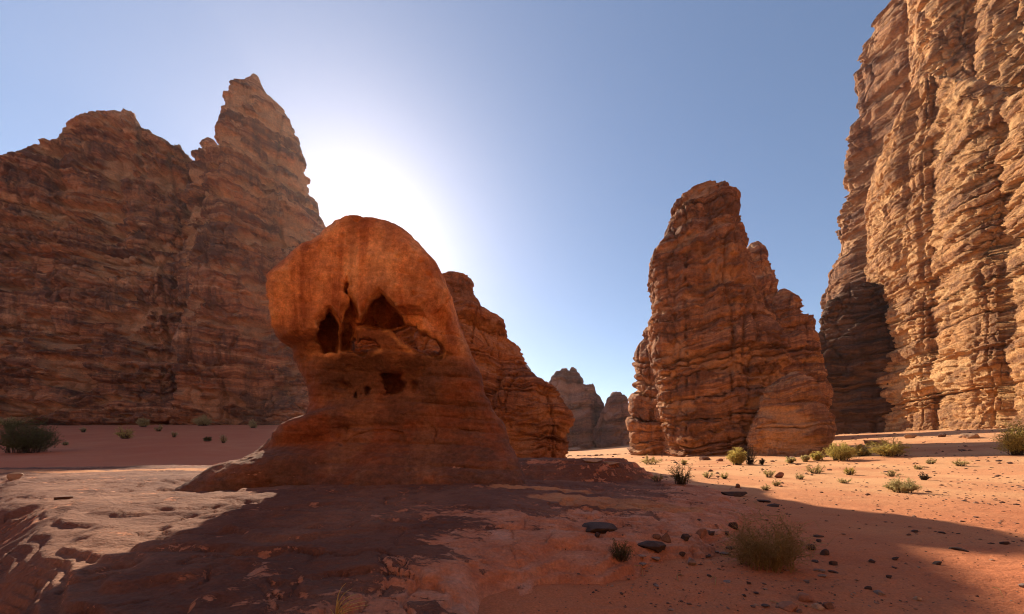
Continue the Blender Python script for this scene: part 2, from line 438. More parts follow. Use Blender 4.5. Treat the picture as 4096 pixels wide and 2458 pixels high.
# ------------------------------------------------------------------ rock platform in front of the arch
PLAT = [(.1, 2.2), (.0, 4.0), (1.5, 5.1), (3.7, 6.4), (8.3, 10.2), (9.6, 13.2), (10.2, 18), (10.2, 23), (6, 27), (-4, 28), (-14, 30), (-30, 30),
        (-38, 24), (-36, 12), (-26, 4), (-14, -1.5), (-6, -3.0), (-1, -2.5), (.1, 0)]
def plat_z(x, y):
    p = np.stack([x, y, np.zeros_like(x)], -1)
    jit = fbm(p / 2.4, 4, .55, seed=51) * .75 + fbm(p / .6, 3, seed=52) * .13
    sd = -poly_sd(PLAT, x, y) + jit
    top = .40 + .42 * np.exp(-((x + 4.5) / 7) ** 2 - ((y - 12) / 6) ** 2) + .20 * fbm(p / 6, 3, seed=53) - .018 * np.maximum(x + 2, 0) + .012 * np.maximum(-x - 6, 0)
    z = -.9 + (top + .9) * (1 - np.exp(-np.maximum(sd + .5, 0) / .38)) ** 1.2
    # whaleback ledge to the right of the arch
    e = ((x - 3.2) / 6.2) ** 2 + ((y - 21.5) / 4.6) ** 2 + jit * .22
    z += 1.15 * ss(1.12, .35, e) ** .8
    t = z / .30 + fbm(p * [.5, 1, 1] / 3.0, 3, .5, seed=59) * 1.1; fl = np.floor(t)
    z += ((fl + ss(.55, .95, t - fl)) - t) * .30 * .85 * ss(1.25, .9, e)
    z -= 1.35 * rim_e(x, y)
    # bedding steps
    hh = .13; t = z / hh + fbm(p * [.5, 1, 1] / 2.0, 4, .55, seed=54) * 2.6 + x * .3
    fl = np.floor(t); fr = t - fl
    step = (fl + ss(.74, .99, fr)) - t
    z += step * hh * .95 * ss(.0, .35, fbm(p / 3.3, 3, seed=55) + .25)
    z += fbm(p * [1, 1.7, 1] / .42, 4, .6, seed=56) * .042 + fbm(p / .11, 2, seed=57) * .007
    ck = np.abs(fbm(p * [.6, 1.2, 1] / 1.6, 4, .55, seed=60)); z -= .07 * np.exp(-(ck / .022) ** 2)
    # broken plates toward the eroded front and right edge
    f1, f2, cid = worley(p * [.75, 1.25, 1] + (fbm(p / .8, 3, seed=48) * .35)[:, None], 9)
    pm_ = ss(4.5, 1.0, sd) * ss(-6, -1, x + .3 * y) + .12
    z += (cid * .06 - .05 * np.exp(-((f2 - f1) / .045) ** 2)) * pm_ * ss(.0, .8, sd)
    # weathered hollows on the sunny side
    f1, f2, cid = worley(p * [1.3, 2.0, 1], 4)
    hol = ss(.38, .12, f1) * ss(.05, .4, fbm(p / 2.1, 3, seed=58)) * .07
    return z - hol
azs2 = np.radians(np.linspace(-98, 66, 830)); r2 = np.geomspace(1.2, 54, 480)
A, R = np.meshgrid(azs2, r2); ox, oy = R * np.sin(A), R * np.cos(A) - 1.2
pxx, pyy = ox.ravel(), oy.ravel(); pz = plat_z(pxx, pyy)
q = grid_quads(len(r2), len(azs2))[:, ::-1]
keep = (pz > ground_z(pxx, pyy) - .5); q = q[keep[q].any(1)]
use = np.unique(q); rem = np.full(len(pz), -1); rem[use] = np.arange(len(use))
plat_me = make_mesh('rock_platform', np.stack([pxx, pyy, pz], -1)[use], rem[q])

def platform_mat():
    m = M('varnished_slab'); p = m.pos
    x = N(m.nt, 'ShaderNodeSeparateXYZ'); m.l(p, x.inputs[0])
    a = m.noise(p, .35, 6, .62); b = m.noise(p, 2.2, 6, .65)
    col = m.ramp(a, [(0.3, (.125, .048, .030)), (.5, (.19, .080, .049)), (.72, (.31, .15, .092))])
    col = m.mix(m.rng(b, .5, .75, 0, .5), col, (.105, .044, .032))
    # peeled pink skin, most of it along the eroded right and front edge
    edge = m.attr('edge')
    pk = m.math('ADD', m.math('MULTIPLY', m.noise(m.vec(p, (.5, .9, .8)), 1.0, 6, .6, .3), .52), m.math('MULTIPLY', m.noise(m.vec(p, (3.2, 6.0, 4.0)), 1.0, 8, .76, .4), .48))
    thr = m.math('ADD', pk, m.math('MULTIPLY', edge, .17))
    pm = m.rng(thr, .572, .592)
    pink = m.ramp(m.noise(p, 1.7, 5, .6), [(.3, (.46, .155, .075)), (.55, (.58, .245, .135)), (.75, (.64, .34, .23))])
    col = m.mix(m.math('MULTIPLY', pm, .92), col, pink)
    dr = m.attr('drift'); col = m.mix(dr, col, m.ramp(m.noise(p, .9, 4), [(.3, (.46, .175, .075)), (.7, (.56, .26, .115))]))
    gr = m.noise(p, 19, 4, .7)
    col = m.mix(1.0, col, m.ramp(gr, [(.25, (.7, .69, .68)), (.75, (1.25, 1.24, 1.22))]), 'MULTIPLY')
    n = m.bump(m.noise(m.vec(p, (1, 1.8, 1)), 3.2, 8, .66), .95, .12)
    n = m.bump(m.noise(m.vec(p, (7, 15, 9)), 1.0, 6, .7), .8, .045, n)
    n = m.bump(m.math('SUBTRACT', 1.0, pm), .8, .03, n)
    n = m.bump(gr, .35, .02, n)
    return m.done(col, n)
ux, uy = pxx[use], pyy[use]
edge = ss(4.5, .2, -poly_sd(PLAT, ux, uy)) * ss(-3.5, .5, ux + .25 * (uy - 4)) + .22 * ss(1, 5, ux) * ss(17, 12, uy)
vn_ = np.empty(len(plat_me.vertices) * 3, np.float32); plat_me.vertex_normals.foreach_get('vector', vn_); nz_ = np.abs(vn_.reshape(-1, 3)[:, 2])
edge = edge + .4 * ss(.93, .70, nz_) * ss(-7, -2, ux + .3 * uy)
a_ = plat_me.attributes.new('edge', 'FLOAT', 'POINT'); a_.data.foreach_set('value', edge.astype(np.float32))
drift = np.zeros_like(ux)
for cx_, cy_, rx_, ry_ in ((-32, 20.5, 7.5, 1.5), (-23.5, 22.8, 5.0, 1.3), (3.2, 9.6, 2.6, 1.0), (1.0, 11.8, 2.0, .6)):
    e = ((ux - cx_) / rx_) ** 2 + ((uy - cy_) / ry_) ** 2 + .5 * fbm(np.stack([ux, uy, 0 * ux], -1) / 1.1, 4, seed=49)
    drift = np.maximum(drift, ss(1.05, .92, e))
a_ = plat_me.attributes.new('drift', 'FLOAT', 'POINT'); a_.data.foreach_set('value', drift.astype(np.float32))
plat = tag(link('rock_platform', plat_me, platform_mat()), 'broad dark slab of bare rock with pink peeled patches in the foreground', 'rock slab')
print('platform', round(time.time() - T0, 1))

# ------------------------------------------------------------------ the arch rock (distance field -> mesh)
import openvdb
D0 = 15.0
def zpt(zx, zy, d=D0):                                    # from a 1484-px crop of the photograph to x, z at depth d
    px, py = 250 + zx * .2022, 200 + zy * .2022
    return ((px - CX) / F * d, EYE + (HOR - py) / F * d)
OUT = [(540, 88), (480, 100), (400, 135), (320, 185), (230, 250), (150, 330), (105, 400), (90, 500), (88, 600), (115, 670), (150, 712), (158, 770),
       (182, 850), (208, 920), (200, 970), (185, 1030), (180, 1100), (90, 1165), (0, 1300), (-60, 1600), (1430, 1600), (1400, 1470), (1365, 1400),
       (1325, 1300), (1285, 1190), (1258, 1100), (1215, 1030), (1170, 960), (1145, 880), (1108, 780), (1072, 700), (1038, 620), (1016, 530), (986, 450),
       (950, 390), (872, 300), (795, 220), (715, 160), (640, 115)]
OUT = [zpt(*q_, float(np.interp(250 + q_[0] * .2022, [268, 285, 320, 345, 362, 450, 526], [14.1, 13.7, 13.7, 14.3, 14.6, 15.3, 14.4]))) for q_ in OUT]
DF = 13.2                                                  # depth of the front face, for the openings
HOLES = [  # (outline, how deep it goes, softness)
    ([(400, 545), (370, 580), (340, 610), (335, 660), (350, 720), (370, 755), (430, 755), (440, 700), (443, 620), (420, 575)], 2.4, .10),
    ([(498, 480), (468, 560), (458, 700), (462, 742), (500, 745), (525, 660), (535, 570), (512, 505), (488, 430), (470, 385), (474, 440)], 1.6, .10),
    ([(655, 470), (600, 510), (575, 560), (540, 630), (640, 640), (700, 645), (770, 635), (760, 590), (730, 548), (690, 500), (672, 478)], 2.2, .10),
    ([(508, 745), (520, 700), (560, 680), (612, 690), (652, 735), (600, 754), (550, 760)], 30, .08),
    ([(700, 655), (775, 642), (790, 622), (830, 628), (850, 660), (900, 692), (925, 685), (942, 720), (957, 742), (950, 772), (900, 770), (800, 748), (750, 712)], 30, .08),
    ([(650, 880), (665, 855), (705, 845), (745, 860), (762, 900), (765, 945), (700, 960), (655, 955)], 1.2, .12),
    ([(860, 560), (930, 500), (965, 520), (985, 600), (960, 640), (900, 640)], .45, .15),
    ([(420, 900), (470, 880), (500, 905), (480, 930), (430, 930)], .35, .15), ([(790, 900), (830, 890), (835, 950), (805, 960)], .4, .12),
    ([(510, 935), (528, 926), (541, 945), (538, 975), (522, 982), (510, 965)], .55, .05),
    ([(574, 925), (592, 916), (601, 940), (596, 964), (578, 966)], .55, .05),
    ([(548, 938), (560, 935), (562, 955), (550, 958)], .35, .04),
    ([(478, 935), (492, 928), (500, 950), (490, 968), (478, 960)], .3, .05)]
H = .052
gx0, gx1, gy0, gy1, gz0, gz1 = -14.0, 2.2, 8.2, 19.6, -.8, 13.6
xs = np.arange(gx0, gx1, H); ys = np.arange(gy0, gy1, H); zs = np.arange(gz0, gz1, H)
XX, ZZ = np.meshgrid(xs, zs, indexing='ij')
sd2 = poly_sd(OUT, XX, ZZ).astype(np.float32)
pz2 = np.stack([XX.ravel(), ZZ.ravel(), ZZ.ravel() * 0], -1)
# front face: cap proud of the neck, hollowed band, skirt spreading to the platform
capl = [zpt(*q_, DF) for q_ in [(80, 60), (80, 690), (210, 672), (335, 655), (345, 600), (400, 545), (438, 590), (450, 640), (470, 560), (500, 490), (535, 575), (545, 625), (580, 545), (655, 462), (690, 500), (730, 548), (850, 548), (950, 452), (1100, 300), (700, 60)]]
cap_m = ss(.07, -.12, poly_sd(capl, XX + .12 * fbm(pz2 / .5, 3, seed=83).reshape(XX.shape), ZZ + .12 * fbm(pz2 / .5, 3, seed=84).reshape(XX.shape)))
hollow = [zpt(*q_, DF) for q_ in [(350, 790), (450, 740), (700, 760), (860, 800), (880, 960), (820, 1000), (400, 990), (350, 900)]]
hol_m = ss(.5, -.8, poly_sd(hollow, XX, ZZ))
yf = DF + .45 - .62 * cap_m + .45 * hol_m + .35 * fbm(pz2 / 3.0, 3, seed=61).reshape(XX.shape)
zrel = ZZ - .3
yf = yf - 2.6 * ss(3.6, -.2, zrel) ** 1.5 + .05 * np.abs(ZZ - 8.8) ** 1.4
yb = 15.9 + 1.6 * ss(4, 0, zrel) - .10 * np.maximum(ZZ - 7, 0)
# thin bedding grooves across the pedestal
bedz = ZZ + .05 * XX + .25 * fbm(pz2 / 4, 3, seed=62).reshape(XX.shape)
groove = np.zeros_like(XX)
for zc, wd, dp in ((1.15, .10, .22), (2.05, .09, .16), (2.75, .12, .22), (3.9, .10, .13), (5.15, .09, .12), (6.05, .10, .22), (3.3, .06, .10)):
    groove += dp * np.exp(-((bedz - zc) / wd) ** 2) * (.4 + .9 * ss(-.3, .4, fbm(pz2 / 2 + zc, 2, seed=63).reshape(XX.shape)))
yf = yf + .6 * groove * (1 - cap_m)
ck_ = np.full(XX.shape, 9.0)                               # curved slab edge on the pedestal and seams on the cap
for pl, dp, wd in (([(440, 1195), (470, 1165), (560, 1135), (640, 1133), (720, 1150), (727, 1182)], .13, .05), ([(730, 548), (850, 548), (905, 505), (955, 450)], .22, .05), ([(300, 1110), (420, 1120), (430, 1150)], .12, .06),
                   ([(470, 385), (455, 330), (448, 280)], .08, .05), ([(880, 1110), (900, 1150), (890, 1200)], .15, .06), ([(200, 660), (290, 655), (345, 650)], .14, .06), ([(925, 640), (1000, 630), (1030, 632)], .15, .05)):
    pl = [zpt(*q_, DF) for q_ in pl]; dl = np.full(XX.shape, 9.0)
    for (ax, ay), (bx, by) in zip(pl[:-1], pl[1:]):
        t_ = np.clip(((XX - ax) * (bx - ax) + (ZZ - ay) * (by - ay)) / ((bx - ax) ** 2 + (by - ay) ** 2), 0, 1)
        dl = np.minimum(dl, np.hypot(XX - ax - t_ * (bx - ax), ZZ - ay - t_ * (by - ay)))
    yf = yf + dp * np.exp(-(dl / wd) ** 2)
field = np.empty((len(xs), len(ys), len(zs)), np.float32)
def smax(a, b, k):
    h = np.clip(.5 - .5 * (b - a) / k, 0, 1); return b * (1 - h) + a * h + k * h * (1 - h)
def smin(a, b, k): return -smax(-a, -b, k)
hol2 = []
wpx = (fbm(pz2 / .55, 4, .6, seed=81) * .26).reshape(XX.shape); wpz = (fbm(pz2 / .55, 4, .6, seed=82) * .26).reshape(XX.shape)
for poly, dep, k in HOLES:
    mx_, mz_ = np.mean(poly, 0); poly = [(mx_ + (a_ - mx_) * 1.10, mz_ + (b_ - mz_) * 1.06) for a_, b_ in poly]
    pw = [zpt(*q_, DF) for q_ in poly]; cx_ = np.mean([a for a, _ in pw]); cz_ = np.mean([b for _, b in pw])
    hol2.append((pw, dep, k, cx_ / DF, (cz_ - EYE) / DF))
# left-hand ramp slab and knobs as rounded lumps: (centre, radii, yaw)
def lump(c, r, yaw=0, pitch=0):
    def f(x, y, z):
        a, b, d = x - c[0], y - c[1], z - c[2]
        ca, sa = math.cos(yaw), math.sin(yaw); a, b = ca * a + sa * b, -sa * a + ca * b
        cp, sp = math.cos(pitch), math.sin(pitch); a, d = cp * a + sp * d, -sp * a + cp * d
        q_ = (np.abs(a / r[0]) ** 2.4 + np.abs(b / r[1]) ** 2.4 + np.abs(d / r[2]) ** 2.4) ** (1 / 2.4)
        return (q_ - 1) * min(r)
    return f
LUMPS = [lump((-11.0, 13.6, .35), (3.6, 2.0, 1.15), .0, .36), lump((-8.75, 14.0, 3.0), (1.5, .95, .50), 0, .42)]
for j, yv in enumerate(ys):
    f = smax(sd2, smax((yf - yv).astype(np.float32), (yv - yb).astype(np.float32), .9), 1.15)
    for L_ in LUMPS: f = smin(f, L_(XX, yv, ZZ).astype(np.float32), .6)
    for pw, dep, k, dx, dz in hol2:
        shx, shz = dx * (yv - DF), dz * (yv - DF)
        bx = [min(a for a, _ in pw) - .5 + shx, max(a for a, _ in pw) + .5 + shx]; bz = [min(b for _, b in pw) - .5 + shz, max(b for _, b in pw) + .5 + shz]
        i0, i1 = np.searchsorted(xs, bx); k0, k1 = np.searchsorted(zs, bz)
        if i0 >= i1 or k0 >= k1: continue
        x_, z_ = XX[i0:i1, k0:k1], ZZ[i0:i1, k0:k1]
        hs = poly_sd(pw, x_ - shx + wpx[i0:i1, k0:k1], z_ - shz + wpz[i0:i1, k0:k1])
        back_ = yf[i0:i1, k0:k1] + dep
        f[i0:i1, k0:k1] = smax(f[i0:i1, k0:k1], -smax(hs, yv - back_, .5 if dep < 20 else .01), k * 2)
    field[:, j, :] = f
grid = openvdb.FloatGrid(background=3.0)
grid.copyFromArray(np.clip(field, -3, 3))
pts, quads = grid.convertToQuads(isovalue=0.0)
pts = np.asarray(pts, np.float64) * H + np.array([gx0, gy0, gz0])
quads = np.asarray(quads)
del field, grid
def mesh_normals(V, Q):
    n = np.cross(V[Q[:, 2]] - V[Q[:, 0]], V[Q[:, 3]] - V[Q[:, 1]]); o = np.zeros_like(V)
    for k in range(4): np.add.at(o, Q[:, k], n)
    return o / (np.linalg.norm(o, axis=1, keepdims=True) + 1e-12)
nn = mesh_normals(pts, quads)
top_i = pts[:, 2].argmax()
if nn[top_i, 2] < 0: nn = -nn; quads = quads[:, ::-1]
low = ss(6.4, 5.4, pts[:, 2])
dsp = fbm(pts / 1.6, 4, .55, seed=64) * (.10 + .10 * low) + fbm(pts / .35, 4, .65, seed=65) * .05
dsp += fbm(pts * [1, 1, 3.2] / 1.0, 3, seed=66, ridged=True) * .028 * (.25 + low)
f1, f2, cid = worley(pts * [1.6, 1.6, 2.0], 6)
dsp -= ss(.34, .12, f1) * ss(.1, .4, fbm(pts / 1.8, 3, seed=67)) * .10
pts = pts + nn * dsp[:, None]
lam = fbm(np.stack([pts[:, 0] * .25, pts[:, 1] * .25, pts[:, 2] * 7 + pts[:, 0] * .35], -1), 3, .6, seed=68)
pts = pts + nn * (lam * (.018 + .03 * low) * ss(-.3, .3, fbm(pts / 1.5, 2, seed=69)))[:, None]
bed = pts[:, 2] / .05 + fbm(pts / 4, 3, seed=62) * 5
qx, qz = pts[:, 0] * DF / pts[:, 1], EYE + (pts[:, 2] - EYE) * DF / pts[:, 1]
rim = np.full(len(pts), 9.0)
for pw, dep, k, dx, dz in hol2[:5]: rim = np.minimum(rim, np.abs(poly_sd(pw, pts[:, 0] - dx * (pts[:, 1] - DF), pts[:, 2] - dz * (pts[:, 1] - DF))))
front = ss(14.6, 13.8, pts[:, 1])
f1, f2, cid = worley(pts * 4.2, 8)
pts = pts - nn * (ss(.36, .10, f1) * ss(1.3, .2, rim) * ss(-.1, .3, fbm(pts / .9, 3, seed=73)) * .07 * (cid > -.3))[:, None]
rim = ss(.16, .02, rim + .14 * fbm(pts / .3, 3, seed=70)) * front * ss(-.15, .3, fbm(pts / .8, 3, seed=72) + .25 * (pts[:, 2] > 7))
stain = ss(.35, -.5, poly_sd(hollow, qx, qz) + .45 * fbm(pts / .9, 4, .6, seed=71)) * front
arch_me = make_mesh('arch_rock', pts, quads, {'bed': bed, 'rim': rim, 'stain': stain})
print('arch verts', len(pts), round(time.time() - T0, 1))

def arch_mat():
    m = M('orange_sandstone'); p = m.pos
    sep = N(m.nt, 'ShaderNodeSeparateXYZ'); m.l(p, sep.inputs[0]); z = sep.outputs[2]
    band = m.noise(None, .05, 5, .6, dim='1D', w=m.math('ADD', m.attr('bed'), m.math('MULTIPLY', m.noise(p, .5, 3), 14)))
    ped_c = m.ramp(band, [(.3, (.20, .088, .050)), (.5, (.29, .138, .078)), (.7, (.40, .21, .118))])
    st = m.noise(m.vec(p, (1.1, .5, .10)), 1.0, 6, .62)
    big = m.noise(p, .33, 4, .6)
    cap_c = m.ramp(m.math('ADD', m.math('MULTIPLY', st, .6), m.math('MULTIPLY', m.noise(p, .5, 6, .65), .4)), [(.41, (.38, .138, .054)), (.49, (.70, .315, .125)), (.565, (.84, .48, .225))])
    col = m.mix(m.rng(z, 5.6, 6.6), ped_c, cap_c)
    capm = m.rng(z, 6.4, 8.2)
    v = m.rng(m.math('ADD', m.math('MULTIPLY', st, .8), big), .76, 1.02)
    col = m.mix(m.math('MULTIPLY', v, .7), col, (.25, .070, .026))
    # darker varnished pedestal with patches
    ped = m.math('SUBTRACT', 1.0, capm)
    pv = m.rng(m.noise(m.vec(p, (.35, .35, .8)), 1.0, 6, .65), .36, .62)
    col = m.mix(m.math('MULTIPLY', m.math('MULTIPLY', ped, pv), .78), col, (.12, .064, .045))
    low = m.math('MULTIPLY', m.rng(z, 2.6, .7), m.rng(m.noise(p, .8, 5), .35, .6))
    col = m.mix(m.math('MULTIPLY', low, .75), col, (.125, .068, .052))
    # bare pale scars near the foot
    sc = m.math('MULTIPLY', m.rng(m.noise(m.vec(p, (1.2, 1.2, 2.2)), 1.0, 8, .68), .66, .69), m.rng(z, 1.9, 1.1))
    col = m.mix(sc, col, (.50, .27, .17))
    # thin pale veins on the cap
    vv = m.voro(m.vec(p, (.55, .3, .28), (2, 1, 4)), 1.0, 'DISTANCE_TO_EDGE')
    vw = m.math('ADD', vv, m.math('MULTIPLY', m.noise(p, 2.0, 5, .6), .10))
    vm = m.math('MULTIPLY', m.rng(vw, .052, .060, 1, 0), m.math('MULTIPLY', capm, m.rng(m.noise(p, .6, 2), .5, .6)))
    col = m.mix(m.math('MULTIPLY', vm, .5), col, (.55, .30, .14))
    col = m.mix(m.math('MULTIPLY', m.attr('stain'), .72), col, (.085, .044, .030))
    col = m.mix(m.math('MULTIPLY', m.attr('rim'), .6), col, (.66, .37, .16))
    mot = m.noise(p, 4.5, 7, .72)
    col = m.mix(1.0, col, m.ramp(mot, [(.3, (.62, .58, .54)), (.7, (1.32, 1.31, 1.28))]), 'MULTIPLY')
    gr = m.noise(p, 16, 5, .7)
    col = m.mix(1.0, col, m.ramp(gr, [(.25, (.76, .75, .74)), (.75, (1.2, 1.19, 1.18))]), 'MULTIPLY')
    n = m.bump(m.noise(p, 3.0, 9, .68), .9, .12)
    n = m.bump(m.noise(m.vec(p, (.6, .6, 6)), 2.2, 6, .65), .6, .06, n)
    n = m.bump(gr, .3, .02, n)
    n = m.bump(m.rng(m.voro(p, 3.2), .05, .16), .5, .03, n)
    return m.done(col, n)
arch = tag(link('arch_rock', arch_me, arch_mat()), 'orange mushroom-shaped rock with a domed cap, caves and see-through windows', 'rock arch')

# ------------------------------------------------------------------ cliffs and towers
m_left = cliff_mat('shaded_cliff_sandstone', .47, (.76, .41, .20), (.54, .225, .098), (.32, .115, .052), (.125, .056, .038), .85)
m_ridge = cliff_mat('ridge_sandstone', .15, (.60, .30, .15), (.45, .185, .085), (.29, .11, .052), (.14, .066, .045), .5)
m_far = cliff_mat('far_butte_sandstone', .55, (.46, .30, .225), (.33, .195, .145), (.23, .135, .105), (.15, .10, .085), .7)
m_right = cliff_mat('tower_sandstone', .22, (.68, .38, .19), (.50, .235, .112), (.32, .14, .07), (.15, .074, .05), .7)
m_gully = cliff_mat('gully_cliff_painted_shade', .38, (.22, .12, .07), (.13, .068, .042), (.085, .045, .031), (.05, .031, .025), .8)  # near-black palette paints in the shade of the narrow cleft
m_boul = cliff_mat('carved_boulder_sandstone', .16, (.74, .43, .22), (.58, .29, .135), (.38, .17, .082), (.17, .085, .055), .5, 1.3)
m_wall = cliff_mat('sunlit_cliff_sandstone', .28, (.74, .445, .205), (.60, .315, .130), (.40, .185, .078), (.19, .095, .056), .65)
m_back = cliff_mat('weathered_tower_sandstone', .46, (.58, .33, .16), (.44, .215, .098), (.29, .13, .064), (.15, .075, .05), .9)

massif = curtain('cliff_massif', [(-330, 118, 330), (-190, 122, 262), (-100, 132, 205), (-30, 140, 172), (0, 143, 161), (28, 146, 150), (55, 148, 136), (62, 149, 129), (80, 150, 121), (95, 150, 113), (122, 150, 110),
                 (134, 150, 114), (142, 151, 129), (152, 152, 133), (165, 154, 139), (173, 156, 148), (180, 157, 145), (189, 158, 156), (197, 159, 165), (212, 159, 176),
                 (230, 157, 185), (262, 152, 205), (300, 149, 232), (322, 150, 262), (334, 158, 300), (338, 185, 330)],
                 m_left, 21, .47, base=-3, setback=.13, bench=[(25, 7, 8), (44, 5, 2.5)], round_=6, thick=60, back_drop=40, big=6.5, mean=24, amp=1.4, jag=.45, thin_k=.7, warp=.55, layer=1.25, alc=1.5, crack=1.5)
tag(massif, 'long shaded sandstone cliff with ledges, filling the left behind the sand', 'cliff')
peak = loft('pinnacle_peak', 160, [(82, 252, 259), (86, 250, 261), (92, 245, 263), (98, 239, 268), (101, 235, 282), (106, 230, 287), (120, 226, 294), (141, 222, 302), (163, 214, 307), (184, 208, 315), (206, 204, 323), (228, 198, 329),
            (300, 190, 331), (430, 180, 333)], m_left, 24, depth=.45, base=-3, big=4.0, mean=24, amp=1.35, fw=62, thin_k=.7, warp=.55, alc=1.3, crack=1.3)
tag(peak, 'tall pointed rock peak with a thumb-like tip, left of the sun glow', 'rock peak')
knob = loft('round_outcrop', 172, [(142, 205, 217), (147, 199, 224), (156, 194, 230), (175, 188, 236), (260, 180, 240)], m_left, 27, depth=.9, base=20, big=2.0, mean=15)
tag(knob, 'small round-topped rock knob in the notch between cliff and peak', 'rock knob')

ridge_a = loft('ridge_tower', 48, [(275, 446, 460), (278, 440, 467), (284, 436, 471), (292, 433, 474), (302, 432, 473), (311, 424, 473), (314, 424, 486), (323, 420, 497), (341, 416, 509), (354, 412, 517), (368, 408, 521), (380, 404, 531), (430, 398, 541), (460, 394, 545)],
               m_ridge, 31, depth=.55, base=-2, big=3.0, layer=1.1, mean=12, cap=.25)
tag(ridge_a, 'knob-topped stepped ridge rising behind the right side of the arch rock', 'rock ridge')
ridge_c = loft('ridge_tower', 52, [(258, 376, 408), (260.5, 370, 419), (264, 364, 427), (270, 360, 434), (283, 356, 440), (320, 350, 446), (360, 346, 450), (460, 342, 452)], m_ridge, 35, depth=.4, base=-2, big=2.5, mean=12, cap=.2)  # lower part shows through the windows; hidden top shaped to widen the ridge shadow
tag(ridge_c, 'shaded rock seen through the windows of the arch rock', 'rock ridge')
ridge_b = loft('rock_block', 44, [(377, 505, 535), (381, 498, 545), (388, 494, 553), (404, 490, 559), (413, 488, 566), (427, 486, 567.5), (445, 486, 565), (458, 484, 566)],
               m_ridge, 33, depth=.6, base=-2, sq=3.2, big=2.2, layer=1.0, mean=12)
tag(ridge_b, 'low orange bedded rock block at the foot of the stepped ridge', 'rock outcrop')

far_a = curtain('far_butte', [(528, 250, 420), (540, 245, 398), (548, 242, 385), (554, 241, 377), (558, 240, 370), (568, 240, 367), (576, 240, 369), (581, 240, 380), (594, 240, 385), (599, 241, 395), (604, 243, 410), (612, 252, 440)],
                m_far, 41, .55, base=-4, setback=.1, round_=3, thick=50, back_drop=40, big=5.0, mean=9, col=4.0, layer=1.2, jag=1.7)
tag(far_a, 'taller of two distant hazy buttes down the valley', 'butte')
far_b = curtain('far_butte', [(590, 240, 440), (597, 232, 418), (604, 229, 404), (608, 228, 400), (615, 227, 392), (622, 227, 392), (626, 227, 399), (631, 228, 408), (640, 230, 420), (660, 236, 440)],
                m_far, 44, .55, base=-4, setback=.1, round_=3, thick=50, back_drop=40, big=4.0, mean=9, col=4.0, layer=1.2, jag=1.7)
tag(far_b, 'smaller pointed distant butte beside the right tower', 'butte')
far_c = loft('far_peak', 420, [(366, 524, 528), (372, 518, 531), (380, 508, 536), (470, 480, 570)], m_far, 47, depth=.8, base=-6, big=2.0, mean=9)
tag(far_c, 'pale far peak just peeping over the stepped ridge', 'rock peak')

tower = loft('rock_tower', 68, [(185, 698, 709), (188, 690, 714), (196, 680, 719), (202, 680, 724), (206, 680, 736), (212, 673, 736), (232, 664, 737), (248, 654, 743), (269, 649, 748), (290, 651, 752), (315, 650, 758), (344, 653, 770), (364, 656, 781), (393, 658, 782),
             (414, 659, 783), (439, 663, 781), (462, 668, 778)], m_right, 51, depth=.75, base=-3, big=3.6, layer=1.0, mean=14, amp=1.25)
tag(tower, 'big stacked sandstone tower with a flat tilted top, right of centre', 'rock tower')
tw_col = loft('rock_buttress', 80, [(322, 652, 664), (332, 648, 672), (342, 644, 676), (359, 638, 680), (376, 636, 682), (390, 638, 682), (408, 634, 684), (422, 633, 684), (440, 635, 684), (465, 637, 684)], m_right, 53, depth=.8, base=-3, big=2.0, layer=1.4, mean=14)
tag(tw_col, 'slim reddish rock column on the left flank of the big tower', 'rock buttress')
tw_p2 = loft('rock_spire', 92, [(244, 749, 758), (250, 744, 763), (266, 740, 770), (286, 736, 778), (330, 730, 784), (465, 722, 790)], m_right, 55, depth=.8, base=-3, big=2.2, mean=14)
tag(tw_p2, 'narrow rock spire close behind the right shoulder of the big tower', 'rock spire')
tw_p3 = loft('rock_shoulder', 86, [(288, 778, 787), (294, 771, 795), (303, 766, 803), (320, 762, 810), (352, 760, 821), (374, 760, 827), (414, 762, 829), (462, 764, 830)], m_right, 57, depth=.75, base=-3, big=2.4, mean=14)
tag(tw_p3, 'sloping rock shoulder between the big tower and the dark gully', 'rock tower')
boul = loft('carved_boulder', 52, [(376, 786, 803), (380, 776, 809), (386, 764, 813), (392, 758, 815), (400, 757, 816), (405, 758, 812), (409, 753, 819), (418, 751, 824), (432, 749, 826), (446, 747, 825), (458, 744, 824)],
            m_boul, 61, depth=.8, base=-2, sq=2.3, big=3.2, layer=.75, flute=1.6, mean=22, crack=.5)
tag(boul, 'bulging carved boulder with a capped top in front of the big tower', 'boulder')
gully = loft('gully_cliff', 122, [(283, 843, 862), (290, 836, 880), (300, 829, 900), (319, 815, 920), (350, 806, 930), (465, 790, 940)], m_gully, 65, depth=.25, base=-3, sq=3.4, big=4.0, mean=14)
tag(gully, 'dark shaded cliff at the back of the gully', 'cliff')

wall_a = loft('cliff_tower', 165, [(12, 876, 950), (16, 869, 950), (26, 860, 950), (48, 854, 950), (104, 855, 952), (111, 846, 952), (166, 842, 954), (200, 837, 956), (248, 835, 958), (258, 827, 958), (290, 822, 958), (304, 826, 958), (330, 830, 958), (465, 834, 958)],
              m_back, 71, depth=.75, sq=4.0, rot=math.radians(-26), base=-3, big=4.5, mean=20, col=4.0, cap=.15, thin_k=.5, alc=1.3)
tag(wall_a, 'tall sunlit cliff tower at the back of the right-hand wall', 'cliff tower')
wall_b = curtain('upper_cliff', [(1180, 82, -150), (1100, 88, -140), (1040, 96, -120), (990, 106, -105), (950, 116, -95), (930, 122, -85), (918, 127, -70), (914, 140, -60), (913, 170, -50)],
                 m_wall, 73, .33, base=20, setback=.05, flip=-1, round_=6, thick=40, back_drop=20, big=3.0, flute=.9, mean=26, col=2.5, gully=(974,), gw=34, gd=5.0, layer=1.4, warp=.5, crack=1.4, thin_k=.35, alc=1.3)
